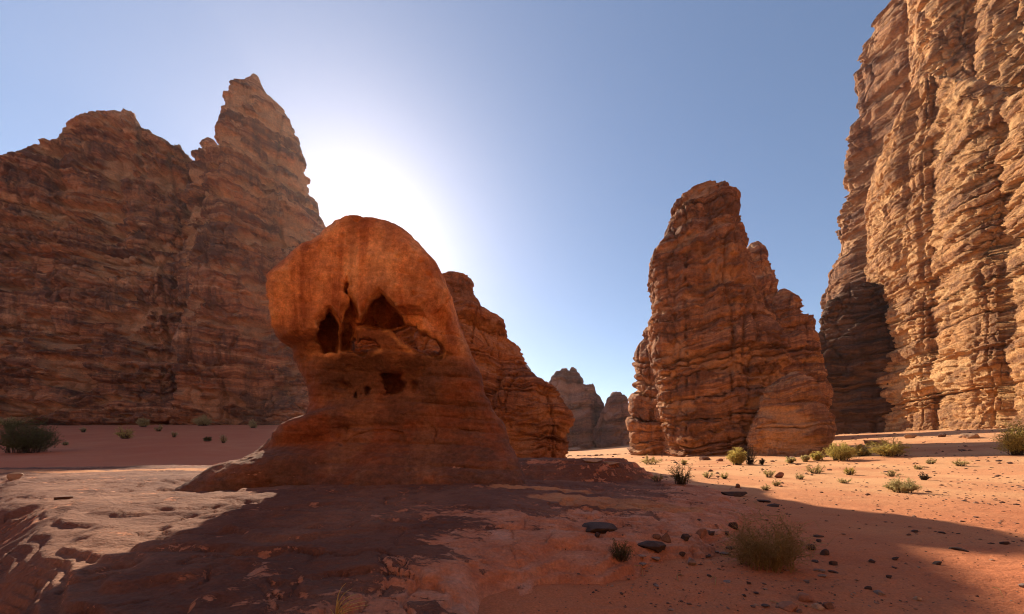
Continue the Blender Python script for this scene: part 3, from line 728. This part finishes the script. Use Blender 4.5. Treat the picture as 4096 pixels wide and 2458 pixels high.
tag(wall_b, 'upper sunlit cliff wall running out of the top right corner', 'cliff')
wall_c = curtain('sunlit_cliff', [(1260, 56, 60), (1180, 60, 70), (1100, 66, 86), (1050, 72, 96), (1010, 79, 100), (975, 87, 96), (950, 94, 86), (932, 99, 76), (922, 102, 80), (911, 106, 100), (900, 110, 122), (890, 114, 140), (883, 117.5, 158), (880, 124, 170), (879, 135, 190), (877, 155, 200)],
                 m_wall, 75, .28, base=0, setback=.03, flip=-1, bench=[(9, 1.8, 2.5), (29, -1.8, .35), (62, -1.3, .35)], round_=5, thick=30, back_drop=10, big=2.6, flute=1.35, layer=1.6, mean=28, col=3.5, pit=1.7, warp=.4, crack=.9, thin_k=.45, alc=.8,
                 gully=(934, 1004), gw=30, gd=5.0)
tag(wall_c, 'sunlit golden cliff with pitted ledges at the right edge', 'cliff')
bounce_wall = curtain('added_bounce_cliff', [(-900, 64, 120), (-500, 70, 60), (-150, 76, 20), (200, 80, 60), (512, 78, 30), (850, 74, 70), (1200, 70, 40), (1600, 66, 90), (1900, 62, 130)],
                    m_wall, 81, .6, base=-4, step=2.2, setback=.12, round_=5, thick=40, back_drop=20, big=6.0, mean=15)
bounce_wall.rotation_euler = (0, 0, math.pi)                     # unseen cliff added behind the viewer to bounce warm sunlight onto shaded rock
tag(bounce_wall, 'unseen cliff added behind the viewer to bounce warm sunlight', 'cliff')
print('cliffs', round(time.time() - T0, 1))

# ------------------------------------------------------------------ where a pixel of the ground lies
def surf_z(x, y):
    x = np.atleast_1d(np.asarray(x, float)); y = np.atleast_1d(np.asarray(y, float))
    d = np.hypot(x, y)
    return np.maximum(ground_z(x, y) + sand_relief(x, y, d), plat_z(x, y))
_dd = np.geomspace(1.5, 400, 2600)
def hit(px, py):
    x = (px - CX) / F * _dd; z = EYE + (HOR - py) / F * _dd
    g = surf_z(x, _dd); i = int(np.argmax(z <= g)) if (z <= g).any() else len(_dd) - 1
    return np.array([x[i], _dd[i], g[i]])

# ------------------------------------------------------------------ stones
def ico(sub):
    import bmesh
    bm = bmesh.new(); bmesh.ops.create_icosphere(bm, subdivisions=sub, radius=1.0)
    V = np.array([v.co[:] for v in bm.verts]); T = np.array([[v.index for v in f.verts] for f in bm.faces]); bm.free()
    return V, T
ICO3, ICO2, ICO1 = ico(4), ico(3), ico(1)
def stone_mesh(name, sx, sy, sz, seed, flat=0.0, hi=True):
    V, T = ICO3 if hi else ICO2; r = np.random.default_rng(seed); V = V.copy()
    for _ in range(15):                                  # broken facets
        n = r.normal(size=3); n /= np.linalg.norm(n); h = r.uniform(.38, .8)
        d = V @ n; over = d > h; V[over] -= ((d[over] - h) * .92)[:, None] * n
    V *= 1 + .12 * fbm(V * 1.3, 3, seed=seed)[:, None] + .045 * fbm(V * 5, 3, seed=seed + 1)[:, None]
    V = V / np.abs(V).max(0) * np.array([sx, sy, sz])
    if flat: V[:, 2] = np.where(V[:, 2] > sz * (1 - flat), sz * (1 - flat) + (V[:, 2] - sz * (1 - flat)) * .25, V[:, 2])
    return make_mesh(name, V, T)
def stone_mat(name, a, b, sc=1.0):
    m = M(name); tc = N(m.nt, 'ShaderNodeTexCoord').outputs['Object']
    n1 = m.noise(tc, 6 * sc, 6, .65); n2 = m.noise(tc, 40 * sc, 4, .7)
    col = m.ramp(n1, [(.3, a), (.7, b)])
    col = m.mix(1.0, col, m.ramp(n2, [(.25, (.7, .7, .7)), (.75, (1.25, 1.23, 1.2))]), 'MULTIPLY')
    n = m.bump(n1, .6, .03 / sc); n = m.bump(n2, .4, .01 / sc, n)
    return m.done(col, n)
SM = {'black': stone_mat('black_varnished_stone', (.045, .028, .024), (.085, .052, .042)),
      'brown': stone_mat('brown_stone', (.12, .065, .048), (.21, .115, .082)),
      'red': stone_mat('red_stone', (.20, .085, .05), (.33, .15, .09)),
      'grey': stone_mat('grey_stone', (.15, .10, .085), (.25, .18, .15)),
      'tan': stone_mat('tan_stone', (.30, .19, .125), (.44, .29, .19))}
STONES = [  # px left, px right, py top, py bottom, colour, flat, label
    (641, 670, 540, 552, 'black', .3, 'long black log-shaped slab of rock at the right tip of the platform'),
    (651, 660.5, 533, 540, 'brown', 0, 'round brown boulder resting right behind the long black slab'),
    (661, 671, 533, 544, 'brown', 0, 'dull brown boulder against the pink platform edge, beside the long black slab'),
    (694.5, 708, 530, 540, 'red', 0, 'reddish brown rounded boulder, largest in the row below the pink rock edge'),
    (682, 691, 532, 541, 'black', 0, 'dark pointed stone left of the reddish rounded boulder'),
    (722, 731, 531.5, 536.5, 'black', 0, 'dark oval stone below the pink edge, left of the large dry bush'),
    (729, 740, 522, 530, 'black', 0, 'dark lump of rock under the corner of the pink platform edge'),
    (708, 716, 531, 536, 'black', .2, 'small dark stone just right of the reddish rounded boulder'),
    (648, 664, 553.5, 562, 'grey', .5, 'flat triangular grey stone lying below the long black slab'),
    (637, 647, 552.5, 558.5, 'grey', .5, 'flat grey stone to the left of the triangular one'),
    (639, 647, 561, 566.5, 'grey', .5, 'tilted flat grey stone below the triangular one'),
    (679, 686, 551.5, 556.5, 'black', .2, 'small dark wedge of stone right of the triangular grey one'),
    (687, 697, 558, 566.5, 'grey', .1, 'egg-shaped grey stone alone on the red sand, left of the dry bush'),
    (711, 719, 549.5, 553, 'grey', .6, 'thin flat grey chip of stone left of the dry bush'),
    (720, 730, 551.5, 555, 'grey', .6, 'thin flat stone nearest the left foot of the dry bush'),
    (704, 712, 554.5, 558.5, 'black', .5, 'dark flat chip of stone above the egg-shaped one, to its right'),
    (727, 737, 545, 549.5, 'black', .5, 'dark sliver of stone just left of the dry bush crown'),
    (807.5, 818, 544.5, 551, 'black', .1, 'dark stone just right of the dry bush, upper left of two'),
    (820, 828.6, 549, 556, 'black', 0, 'dark roundish stone right of the dry bush, lower right of two'),
    (829, 837.5, 559.5, 566.5, 'black', 0, 'dark faceted stone on the sand farther right of the dry bush'),
    (812, 820, 560, 563, 'black', .5, 'thin dark chip of stone right beside the foot of the dry bush'),
    (813.6, 824, 534.5, 538, 'black', .5, 'flat dark stone above and right of the dry bush, uppermost there'),
    (816, 823, 539, 543, 'black', .2, 'small dark stone just below the uppermost flat one'),
    (816.6, 827.5, 568.5, 573, 'grey', .6, 'pale grey flat stone half sunk in sand below the dry bush'),
    (818, 827.5, 574, 577.5, 'grey', .6, 'grey flat stone half sunk, lower of two below the dry bush'),
    (829, 838, 570, 573.5, 'black', .4, 'dark jagged chip right of the two sunken grey stones'),
    (707, 712.5, 574.5, 577.5, 'black', .2, 'tiny dark stone on the open sand below the egg-shaped one'),
    (723, 732.5, 579, 583.5, 'grey', .5, 'flat grey stone on the open sand at lower centre right'),
    (747, 751.5, 581.5, 584.5, 'black', .1, 'tiny dark stone right of the flat grey one on open sand'),
    (743, 747.5, 594, 597, 'black', .1, 'tiny dark stone just above the edge of the sunlit sand'),
    (654, 660.5, 584, 587.5, 'grey', .4, 'small grey stone on the shaded sand near the slab corner'),
    (781, 801, 599.5, 612, 'red', .15, 'large pinkish brown stone at the bottom edge, biggest of the lit cluster'),
    (796, 814, 593, 601.5, 'red', .2, 'long brown stone with a dark shadow, topmost of the lit cluster'),
    (813.5, 823.5, 602.5, 610.5, 'tan', .1, 'pale grey-topped stone in the lit cluster at the bottom'),
    (822.5, 835, 602, 610, 'brown', .1, 'rough speckled brown stone, rightmost of the lit cluster'),
    (761.5, 771, 603.5, 607.5, 'black', .5, 'black flat chip left of the lit cluster of stones'),
    (797, 803, 608.5, 613.5, 'brown', .3, 'small brown stone under the biggest one of the lit cluster'),
    (869, 876, 559, 563.5, 'black', 0, 'small black peaked stone in the shaded sand right of centre'),
    (892, 898.5, 556.5, 561, 'black', 0, 'small round dark stone right of the black peaked one'),
    (934.5, 942, 561, 566, 'black', 0, 'black peaked stone near the right part of the shadow'),
    (886.5, 892.5, 574, 579.5, 'black', 0, 'black shark-fin stone standing upright in the shaded sand'),
    (864, 872, 585.5, 590, 'black', .2, 'dark oval stone close to the lower shadow edge'),
    (874, 885.5, 590, 595.5, 'grey', .2, 'grey oval stone on the lower shadow edge, largest there'),
    (914, 923.5, 595.5, 602, 'tan', 0, 'rough tan stone on the sunlit sand at lower right'),
    (954, 966, 546, 551.5, 'black', .4, 'flat black stone in the right part of the shadow'),
    (1002, 1009, 540.5, 545.5, 'black', 0, 'black stone at the rounded right tip of the shadow'),
    (939, 946, 530.5, 534, 'black', .4, 'small flat dark stone in the upper right of the shadow'),
    (912, 918.5, 529.5, 533, 'black', .3, 'small dark stone left of the flat one in the upper shadow'),
    (1019, 1027, 582, 588.5, 'grey', 0, 'grey stone cut by the right edge on the lit sand'),
    (775, 784.5, 471.5, 479.5, 'red', .1, 'square red boulder on the bright sand below the carved boulder'),
    (724, 746, 487.5, 498, 'black', .35, 'black ledge-like rock at the far right corner of the platform'),
    (735.5, 740.5, 483.5, 489, 'brown', 0, 'small brown stone perched on the black ledge-like rock'),
    (757, 769, 498, 503, 'black', .5, 'flat black slab right of the ledge-like rock, nearer of two'),
    (768, 781, 501, 508, 'black', .5, 'flat black slab, rightmost of those trailing from the platform corner'),
    (6.5, 18, 471.5, 482, 'tan', .3, 'blocky tan stone on the sunlit slab at the left edge'),
    (52, 67, 494.5, 500.5, 'brown', .5, 'low brown stone on the sunlit slab at left'),
    (275, 289.5, 473.5, 482, 'red', .4, 'small reddish slab lying at the foot of the arch rock'),
    (579, 617, 521.5, 534, 'black', .6, 'star-shaped flat dark rock on the sand pocket right of the arch rock'),
    (869, 891, 436.5, 446, 'tan', .5, 'pale low hump of rock at the left foot of the golden cliff'),
    (852, 877, 443.5, 449.5, 'tan', .6, 'flat pale rock behind the sunlit row of bushes'),
    (582, 605, 457, 462.5, 'tan', .6, 'pale flat slab on the valley floor below the distant buttes'),
    (602, 621, 460.5, 464.5, 'tan', .6, 'thin pale slab right of the first one below the distant buttes'),
    (566, 582, 444.5, 452, 'tan', .4, 'pale square block at the right end of the low orange outcrop'),
    (648, 656, 457, 461.5, 'tan', .2, 'fallen tan block at the lit foot of the slim column'),
    (700, 712, 456, 461, 'brown', .3, 'brown fallen block lying against the foot of the big tower'),
    (716, 723, 458, 462, 'red', .2, 'small red fallen block near the yellow-green bush at the tower foot'),
    (905, 916, 433, 439.5, 'tan', .3, 'tan fallen block at the foot of the golden cliff, left of two'),
    (938, 947, 432.5, 438, 'brown', .2, 'brown fallen block at the foot of the golden cliff'),
    (967, 981, 432, 439.5, 'tan', .3, 'wide tan fallen block at the foot of the golden cliff, nearest the right edge'),
    (593.5, 600.5, 533, 538.5, 'black', .2, 'small dark stone right below the star-shaped flat rock')]
for i, (x0, x1, y0, y1, c, fl, lab) in enumerate(STONES):
    p = hit((x0 + x1) / 2, y1 - .18 * (y1 - y0)); d = p[1]
    sx = (x1 - x0) / 2 * d / F; sz = max((y1 - y0) * d / F * .60, .012)
    if fl > .3: sz = min(sz, sx * .42)
    dep = sx * (.7 if fl < .3 else .85)
    me = stone_mesh('stone', sx * 1.03, dep, sz, 100 + i, fl, (x1 - x0) > 8)
    o = link('stone', me, SM[c], loc=(p[0], p[1] + dep * .25, p[2] + sz * .34)); o.rotation_euler = (0, 0, random.uniform(-.25, .25))
    tag(o, lab, 'stone', 'stones on the valley floor')

# gravel: too many and small to count
gr = np.random.default_rng(5)
def scatter(n, xr, yr, size):
    px = gr.uniform(*xr, n); py = gr.uniform(*yr, n)
    return px, py, size
Vs, Ts, k = [], [], 0
V1, T1 = ICO1
n = 5200
px = gr.uniform(560, 1060, n); t = gr.random(n)
py = 452 + 160 * t ** 1.6
d0 = EYE * F / np.maximum(py - HOR, 2.5); gx_ = (px - CX) / F * d0
d0 = np.minimum(d0, 95)
gx_ = (px - CX) / F * d0
dens = fbm(np.stack([gx_ / 5, d0 / 5, d0 * 0], -1), 3, seed=71)
band = ((d0 > 30) & (gx_ > 18) & (dens > -.15)) | (dens > .12) | (gr.random(n) < .22)
on_plat = plat_z(gx_, d0) > ground_z(gx_, d0) + .03
sel = band & ~(on_plat & (gr.random(n) < .8)); gx_, d0 = gx_[sel], d0[sel]; n = len(gx_)
gzz = surf_z(gx_, d0)
size = np.clip(gr.lognormal(-.35, .55, n), .25, 2.2) * np.maximum(d0 / F * .85, .008)
jit = 1 + .45 * gr.normal(size=(n, len(V1), 1)).clip(-1, 1)
VV = V1[None] * jit * size[:, None, None] * np.stack([gr.uniform(.8, 1.5, n), gr.uniform(.7, 1.2, n), gr.uniform(.4, .8, n)], -1)[:, None]
VV += np.stack([gx_, d0, gzz + size * .18], -1)[:, None]
TT = (T1[None] + (np.arange(n) * len(V1))[:, None, None]).reshape(-1, 3)
def gravel_mat():
    m = M('scattered_gravel'); w_ = m.noise(m.pos, 3.1, 1)
    return m.done(m.ramp(w_, [(.35, (.06, .035, .03)), (.5, (.13, .07, .05)), (.68, (.30, .18, .12))]))
tag(link('gravel', make_mesh('gravel', VV.reshape(-1, 3), TT, smooth=False), gravel_mat()), 'small dark gravel strewn over the red sand', 'gravel', kind='stuff')

# ------------------------------------------------------------------ shrubs
def tubes(paths, rad, sides=3):
    S, K, _ = paths.shape
    t = np.gradient(paths, axis=1); t /= np.linalg.norm(t, axis=-1, keepdims=True) + 1e-9
    ref = np.where(np.abs(t[..., 2:3]) > .9, np.array([1., 0, 0]), np.array([0, 0, 1.]))
    a = np.cross(t, ref); a /= np.linalg.norm(a, axis=-1, keepdims=True) + 1e-9; b = np.cross(t, a)
    ang = np.arange(sides) * 2 * math.pi / sides
    V = paths[:, :, None] + rad[:, :, None, None] * (a[:, :, None] * np.cos(ang)[:, None] + b[:, :, None] * np.sin(ang)[:, None])
    s_, k_, j_ = np.meshgrid(np.arange(S), np.arange(K - 1), np.arange(sides), indexing='ij')
    base = s_ * K * sides; i0 = base + k_ * sides + j_; i1 = base + k_ * sides + (j_ + 1) % sides
    return V.reshape(-1, 3), np.stack([i0, i1, i1 + sides, i0 + sides], -1).reshape(-1, 4)

def plant_mat(name, a, b):
    m = M(name); tc = N(m.nt, 'ShaderNodeTexCoord').outputs['Object']
    m.bsdf.inputs['Roughness'].default_value = .75
    col = m.ramp(m.noise(tc, 14, 3, .7), [(.3, a), (.7, b)])
    tr = N(m.nt, 'ShaderNodeBsdfTranslucent'); m.l(col, tr.inputs['Color']); mx = N(m.nt, 'ShaderNodeMixShader'); mx.inputs[0].default_value = .6
    out = m.nt.nodes['Material Output']; m.l(m.bsdf.outputs[0], mx.inputs[1]); m.l(tr.outputs[0], mx.inputs[2]); m.l(mx.outputs[0], out.inputs['Surface'])
    return m.done(col)
PM = {'green': plant_mat('green_broom_twigs', (.08, .085, .03), (.19, .18, .07)),
      'yellow': plant_mat('yellow_green_broom', (.42, .34, .085), (.66, .54, .18)),
      'pale': plant_mat('pale_dry_tuft', (.40, .32, .12), (.62, .50, .24)),
      'sage': plant_mat('grey_green_shrub', (.40, .33, .14), (.60, .50, .25)),
      'straw': plant_mat('straw_twigs', (.34, .24, .085), (.58, .42, .18)),
      'blade': plant_mat('bright_straw_blades', (.62, .46, .20), (.86, .68, .36)),
      'dark': plant_mat('dark_bare_twigs', (.06, .045, .03), (.12, .085, .055)),
      'bark': plant_mat('shrub_bark', (.09, .06, .04), (.16, .11, .075))}

def shrub(name, px0, px1, py0, py1, kind, label, cat='bush', dense=1.0, leafy=1.0, seed=0, stem='bark', droop=.15, foot=.5, tangle=.035, thick=1.0):
    p = hit((px0 + px1) / 2, py1 - .10 * (py1 - py0)); d = p[1]; un = d / F
    W = (px1 - px0) / 2 * un; Ht = (py1 - py0) * un * 1.02; r = np.random.default_rng(900 + seed)
    px_h = py1 - py0
    S = int(np.clip(14 + px_h * 1.6, 12, 90) * dense); K = 6
    root = link(name, None); root.location = p
    ang = r.uniform(0, 2 * math.pi, S); out = np.sqrt(r.random(S)) * 1.0
    hgt = Ht * (1 - .45 * out ** 2) * r.uniform(.35, 1.05, S)
    tt = np.linspace(0, 1, K)
    base = np.stack([np.cos(ang) * W * foot, np.sin(ang) * W * foot * .8, np.zeros(S) - .03], -1) * r.random((S, 1))
    tip = np.stack([np.cos(ang) * W * out * .92, np.sin(ang) * W * .72 * out, hgt], -1)
    path = base[:, None] * (1 - tt[None, :, None]) + tip[:, None] * tt[None, :, None]
    path[..., 2] = hgt[:, None] * (tt ** (.75 - droop))[None]
    path += r.normal(size=path.shape) * (tangle * W * tt)[None, :, None]
    rs = max(.22 * un, .0022) * thick
    V, Q = tubes(path, rs * 1.25 * (1 - .65 * tt)[None] * np.ones((S, 1)))
    link('stems', make_mesh('stems', V, Q), PM[stem], root)['kind'] = 'stuff'
    # side twigs
    tw = int(7 * leafy + 3); n = S * tw; K2 = 4
    si = np.repeat(np.arange(S), tw); f = r.uniform(.06, 1.0, n); i = np.minimum((f * (K - 1)).astype(int), K - 2); fr = f * (K - 1) - i
    st = path[si, i] * (1 - fr)[:, None] + path[si, i + 1] * fr[:, None]
    dr = r.normal(size=(n, 3)); dr[:, 2] = np.abs(dr[:, 2]) * .9 + .25; dr[:, :2] += (tip[si, :2] / (W + 1e-6)) * .9
    dr /= np.linalg.norm(dr, axis=1, keepdims=True); ln = r.uniform(.10, .26, n) * (Ht + W) * .62
    t2 = np.linspace(0, 1, K2)
    p2 = st[:, None] + dr[:, None] * (ln[:, None] * t2[None])[..., None] + r.normal(size=(n, K2, 3)) * (max(.03, tangle * .6) * (Ht + W) * t2)[None, :, None]
    p2[..., 2] = np.maximum(p2[..., 2], .004)
    V, Q = tubes(p2, rs * .75 * (1 - .6 * t2)[None] * np.ones((n, 1)))
    link('twigs', make_mesh('twigs', V, Q), PM[kind], root)['kind'] = 'stuff'
    if leafy > 0:                                         # short needle-like leaves along the twigs
        m_ = int(n * 5 * leafy); ti = r.integers(0, n, m_); f = r.uniform(.25, 1, m_)
        c = st[ti] + dr[ti] * (ln[ti] * f)[:, None] + r.normal(size=(m_, 3)) * .025 * (Ht + W)
        c[:, 2] = np.maximum(c[:, 2], .006)
        dv = dr[ti] + r.normal(size=(m_, 3)) * .7; dv /= np.linalg.norm(dv, axis=1, keepdims=True)
        sd = np.cross(dv, r.normal(size=(m_, 3))); sd /= np.linalg.norm(sd, axis=1, keepdims=True) + 1e-9
        L = r.uniform(.7, 1.5, m_)[:, None] * max(1.0 * un, .008); w_ = max(.32 * un, .0026)
        VV = np.stack([c - dv * L * .5, c + sd * w_, c + dv * L * .5, c - sd * w_], 1).reshape(-1, 3)
        link('leaves', make_mesh('leaves', VV, np.arange(4 * m_).reshape(-1, 4)), PM[kind], root)['kind'] = 'stuff'
    tag(root, label, cat, 'desert shrubs and tufts')
    return root

SHRUBS = [  # px0, px1, py0, py1, kind, leafy, label, name
    (0, 50, 424, 456, 'green', 1.6, 'big round green broom bush on the shaded sand at the left edge', 'broom_bush'),
    (116, 133, 427, 440, 'yellow', .8, 'yellow-green tuft in the middle of the shaded left dune', 'grass_tuft'),
    (204, 211, 436, 442, 'green', 1, 'small fresh green tuft on the shaded dune nearest the arch ramp', 'grass_tuft'),
    (220, 227, 435, 444, 'sage', .4, 'thin wispy tuft just above the arch ramp', 'grass_tuft'),
    (80, 86, 427, 433, 'sage', .4, 'tiny tuft on the dune, right of the big green bush', 'grass_tuft'),
    (155, 162, 425, 432, 'sage', .5, 'small grey tuft high on the shaded dune', 'grass_tuft'),
    (171, 177, 431, 438, 'sage', .4, 'small wispy tuft midway down the shaded dune', 'grass_tuft'),
    (138, 148, 418, 428, 'sage', 1, 'grey-green shrub on the dune crest under the left cliff', 'broom_bush'),
    (193, 213, 416, 427, 'sage', 1.2, 'wide grey-green shrub on the dune crest, nearest the peak', 'broom_bush'),
    (62, 68, 440, 446, 'sage', .4, 'tiny tuft beside the right side of the big green bush', 'grass_tuft'),
    (249, 257, 420, 429, 'sage', .6, 'grey shrub on the crest close to the arch rock', 'broom_bush'),
    (2, 20, 417, 428, 'sage', .8, 'dull shrub under the cliff right behind the big green bush', 'broom_bush'),
    (728.5, 746, 450, 466.5, 'yellow', 1.6, 'bright yellow-green bush at the foot of the big tower', 'broom_bush'),
    (743, 758, 446.5, 466.5, 'dark', 0, 'leafless dark shrub right beside the bright yellow-green bush', 'bare_shrub'),
    (758.5, 765, 458, 465.5, 'dark', .3, 'small dark shrub right of the leafless one', 'bare_shrub'),
    (784.5, 795.5, 457, 464, 'sage', 1, 'low grey-green bush below the carved boulder', 'broom_bush'),
    (801, 809.5, 455.5, 462.5, 'sage', 1, 'small grey-green bush at the right foot of the carved boulder', 'broom_bush'),
    (810, 823.5, 452, 461.5, 'yellow', 1.2, 'yellow bush, leftmost of the sunlit row by the gully', 'broom_bush'),
    (826, 855.5, 442.5, 462.5, 'yellow', 1.2, 'broad yellow bush, largest of the sunlit row by the gully', 'broom_bush'),
    (854.5, 873, 446.5, 457.5, 'yellow', 1.2, 'yellow bush in the middle of the sunlit row by the gully', 'broom_bush'),
    (871, 906, 441.5, 458, 'yellow', 1.2, 'tall yellow bush, rightmost of the sunlit row below the golden cliff', 'broom_bush'),
    (804.5, 825, 464.5, 474.5, 'pale', .8, 'pale dry tuft at the edge of the boulder shadow', 'grass_tuft'),
    (842.5, 855, 466.5, 476, 'yellow', .8, 'orange-yellow tuft on the open lit sand', 'grass_tuft'),
    (886.5, 917, 480.5, 494, 'sage', 1.6, 'pale grey-green cushion bush on a sand hump above the shadow', 'broom_bush'),
    (1002, 1030, 428, 458, 'yellow', 1.4, 'large yellow-green bush cut by the right edge under the golden cliff', 'broom_bush'),
    (668.5, 694, 464, 487.5, 'green', .35, 'dark airy shrub standing at the far edge of the platform', 'bare_shrub'),
    (648.5, 666.5, 475, 482, 'pale', 1, 'pale straw tuft left of the dark airy shrub', 'grass_tuft'),
    (718.5, 730.5, 473.5, 479.5, 'pale', 1, 'pale straw tuft between the dark airy shrub and the square red boulder', 'grass_tuft'),
    (763.5, 775, 469, 478.5, 'pale', .9, 'pale tuft touching the left side of the square red boulder', 'grass_tuft'),
    (771, 780.5, 479, 487, 'pale', .6, 'thin yellow tuft just below the square red boulder', 'grass_tuft'),
    (761.5, 770, 484, 491, 'pale', .6, 'small yellow tuft lower left of the square red boulder', 'grass_tuft'),
    (884.5, 900.5, 469.5, 477.5, 'sage', .6, 'greyish dry tuft above the cushion bush', 'grass_tuft'),
    (925.5, 935.5, 459, 464.5, 'sage', .8, 'small green-grey tuft on the stony strip below the golden cliff', 'grass_tuft'),
    (953.5, 969, 459, 467, 'pale', .8, 'pale tuft on the stony sand toward the right edge', 'grass_tuft'),
    (914, 922.5, 465, 470, 'pale', .7, 'small pale tuft left of and below the green-grey one', 'grass_tuft'),
    (700.5, 715.5, 471.5, 478.5, 'sage', .7, 'dull tuft in the shade strip right of the dark airy shrub', 'grass_tuft'),
    (838, 850.5, 477.5, 484, 'sage', .6, 'small dry tuft on lit sand left of the cushion bush', 'grass_tuft'),
    (919.5, 928, 472.5, 481, 'dark', .3, 'small bare twiggy shrub right of and above the cushion bush', 'bare_shrub'),
    (638, 664, 456.5, 465.5, 'pale', 1, 'row of pale grass at the lit foot of the slim column', 'grass_tuft'),
    (680.5, 687, 459.5, 465.5, 'pale', .8, 'small pale tuft at the foot of the big tower', 'grass_tuft'),
    (794, 804.5, 473.5, 480, 'sage', .6, 'faint dry tuft right of the square red boulder', 'grass_tuft'),
    (608, 634, 541, 563, 'green', .5, 'straggly dark green bush with dry twigs at the slab corner', 'bare_shrub')]
for i, (a, b, c, d, kd, lf, lab, nm) in enumerate(SHRUBS):
    shrub(nm, a, b, c, d, kd, lab, 'bush' if nm != 'grass_tuft' else 'grass tuft', leafy=lf * (1 if nm != 'grass_tuft' else .6), seed=i, dense=1.0 if nm != 'grass_tuft' else .7, stem='dark' if kd == 'dark' else 'bark')
shrub('dry_bush', 727, 808, 520, 572, 'straw', 'large tangled dry bush, olive and straw coloured, on the red sand', dense=1.3, leafy=.45, seed=77, stem='straw', droop=.1, foot=.6, tangle=.12, thick=1.5)

# straw blades at the bottom edge and fallen twigs
r = np.random.default_rng(3)
def blades(label, px, py, tips, mat, rad=.0032):
    p = hit(px, py); d = p[1]
    root = link('dry_grass', None); root.location = p
    for tx, ty in tips:
        e = at(tx, ty, d * .98) - p; t = np.linspace(0, 1, 10)[:, None]
        side = np.array([e[0] * .4, r.uniform(-.1, .1), 0])
        path = t * e + np.sin(t * math.pi) * np.array([-.25 * e[0], 0, .10 * abs(e[2])])
        path[:, 2] -= (t[:, 0] ** 4) * .10 * abs(e[2])
        V, Q = tubes(path[None], (rad * (1 - .75 * t[:, 0]))[None], 4)
        link('blade', make_mesh('blade', V, Q), mat, root)
    return tag(root, label, 'dry grass')
blades('tuft of bright straw blades rising at the bottom edge before the slab', 336, 628,
       [(346, 578), (352, 584), (356, 590), (362, 594), (368, 602), (350, 600), (340, 596), (366, 598), (344, 606), (358, 607), (330, 607)], PM['blade'], .0085)
def twig(label, pts, rad=.006):
    P = np.array([hit(*q_) + [0, 0, rad * 1.2] for q_ in pts]); o = P[0].copy()
    t = np.linspace(0, len(P) - 1, 14); Q_ = np.stack([np.interp(t, range(len(P)), P[:, k_]) for k_ in range(3)], -1) - o
    Q_[:, 2] += np.sin(np.linspace(0, math.pi, 14)) * .03
    V, Q = tubes(Q_[None], (rad * np.linspace(1, .5, 14))[None], 5)
    ob = link('dead_twig', make_mesh('dead_twig', V, Q), PM['straw'], loc=o)
    tag(ob, label, 'twig', 'fallen twigs')
twig('curved pale twig on the shaded sand below the egg-shaped stone', [(678, 582), (677, 578), (680, 575.5), (683, 576.5)])
twig('forked pale twig on open sand, right of the curved one', [(715, 586), (716, 580), (713, 578), (710, 580)])
twig('long thin root trailing between the stones of the lit cluster', [(770, 601), (782, 606), (800, 607), (815, 611), (822, 611)], .004)
twig('bent pale twig standing out on the lit sand at lower right', [(993, 588), (999, 591), (1003, 598)], .004)
twig('crooked root below the straggly dark green bush', [(634, 566), (640, 568), (643, 574), (642, 578)], .006)
print('done', round(time.time() - T0, 1))

# ------------------------------------------------------------------ thin desert haze
def haze_box():
    x0, x1, y0, y1, z0, z1 = -3100, 3100, -3100, 3100, -9, 250
    V = np.array([[x, y, z] for z in (z0, z1) for y in (y0, y1) for x in (x0, x1)], float)
    Q = np.array([[0, 2, 3, 1], [4, 5, 7, 6], [0, 1, 5, 4], [2, 6, 7, 3], [0, 4, 6, 2], [1, 3, 7, 5]])
    m = bpy.data.materials.new('desert_haze'); m.use_nodes = True; nt = m.node_tree
    nt.nodes.remove(nt.nodes['Principled BSDF']); v = nt.nodes.new('ShaderNodeVolumePrincipled')
    v.inputs['Color'].default_value = (.92, .94, 1.0, 1); v.inputs['Density'].default_value = HAZE; v.inputs['Anisotropy'].default_value = .55
    nt.links.new(v.outputs[0], nt.nodes['Material Output'].inputs['Volume'])
    tag(link('haze', make_mesh('haze', V, Q, smooth=False), m), 'thin bluish desert haze filling the valley air', 'haze', kind='stuff')
HAZE = .00006
haze_box()
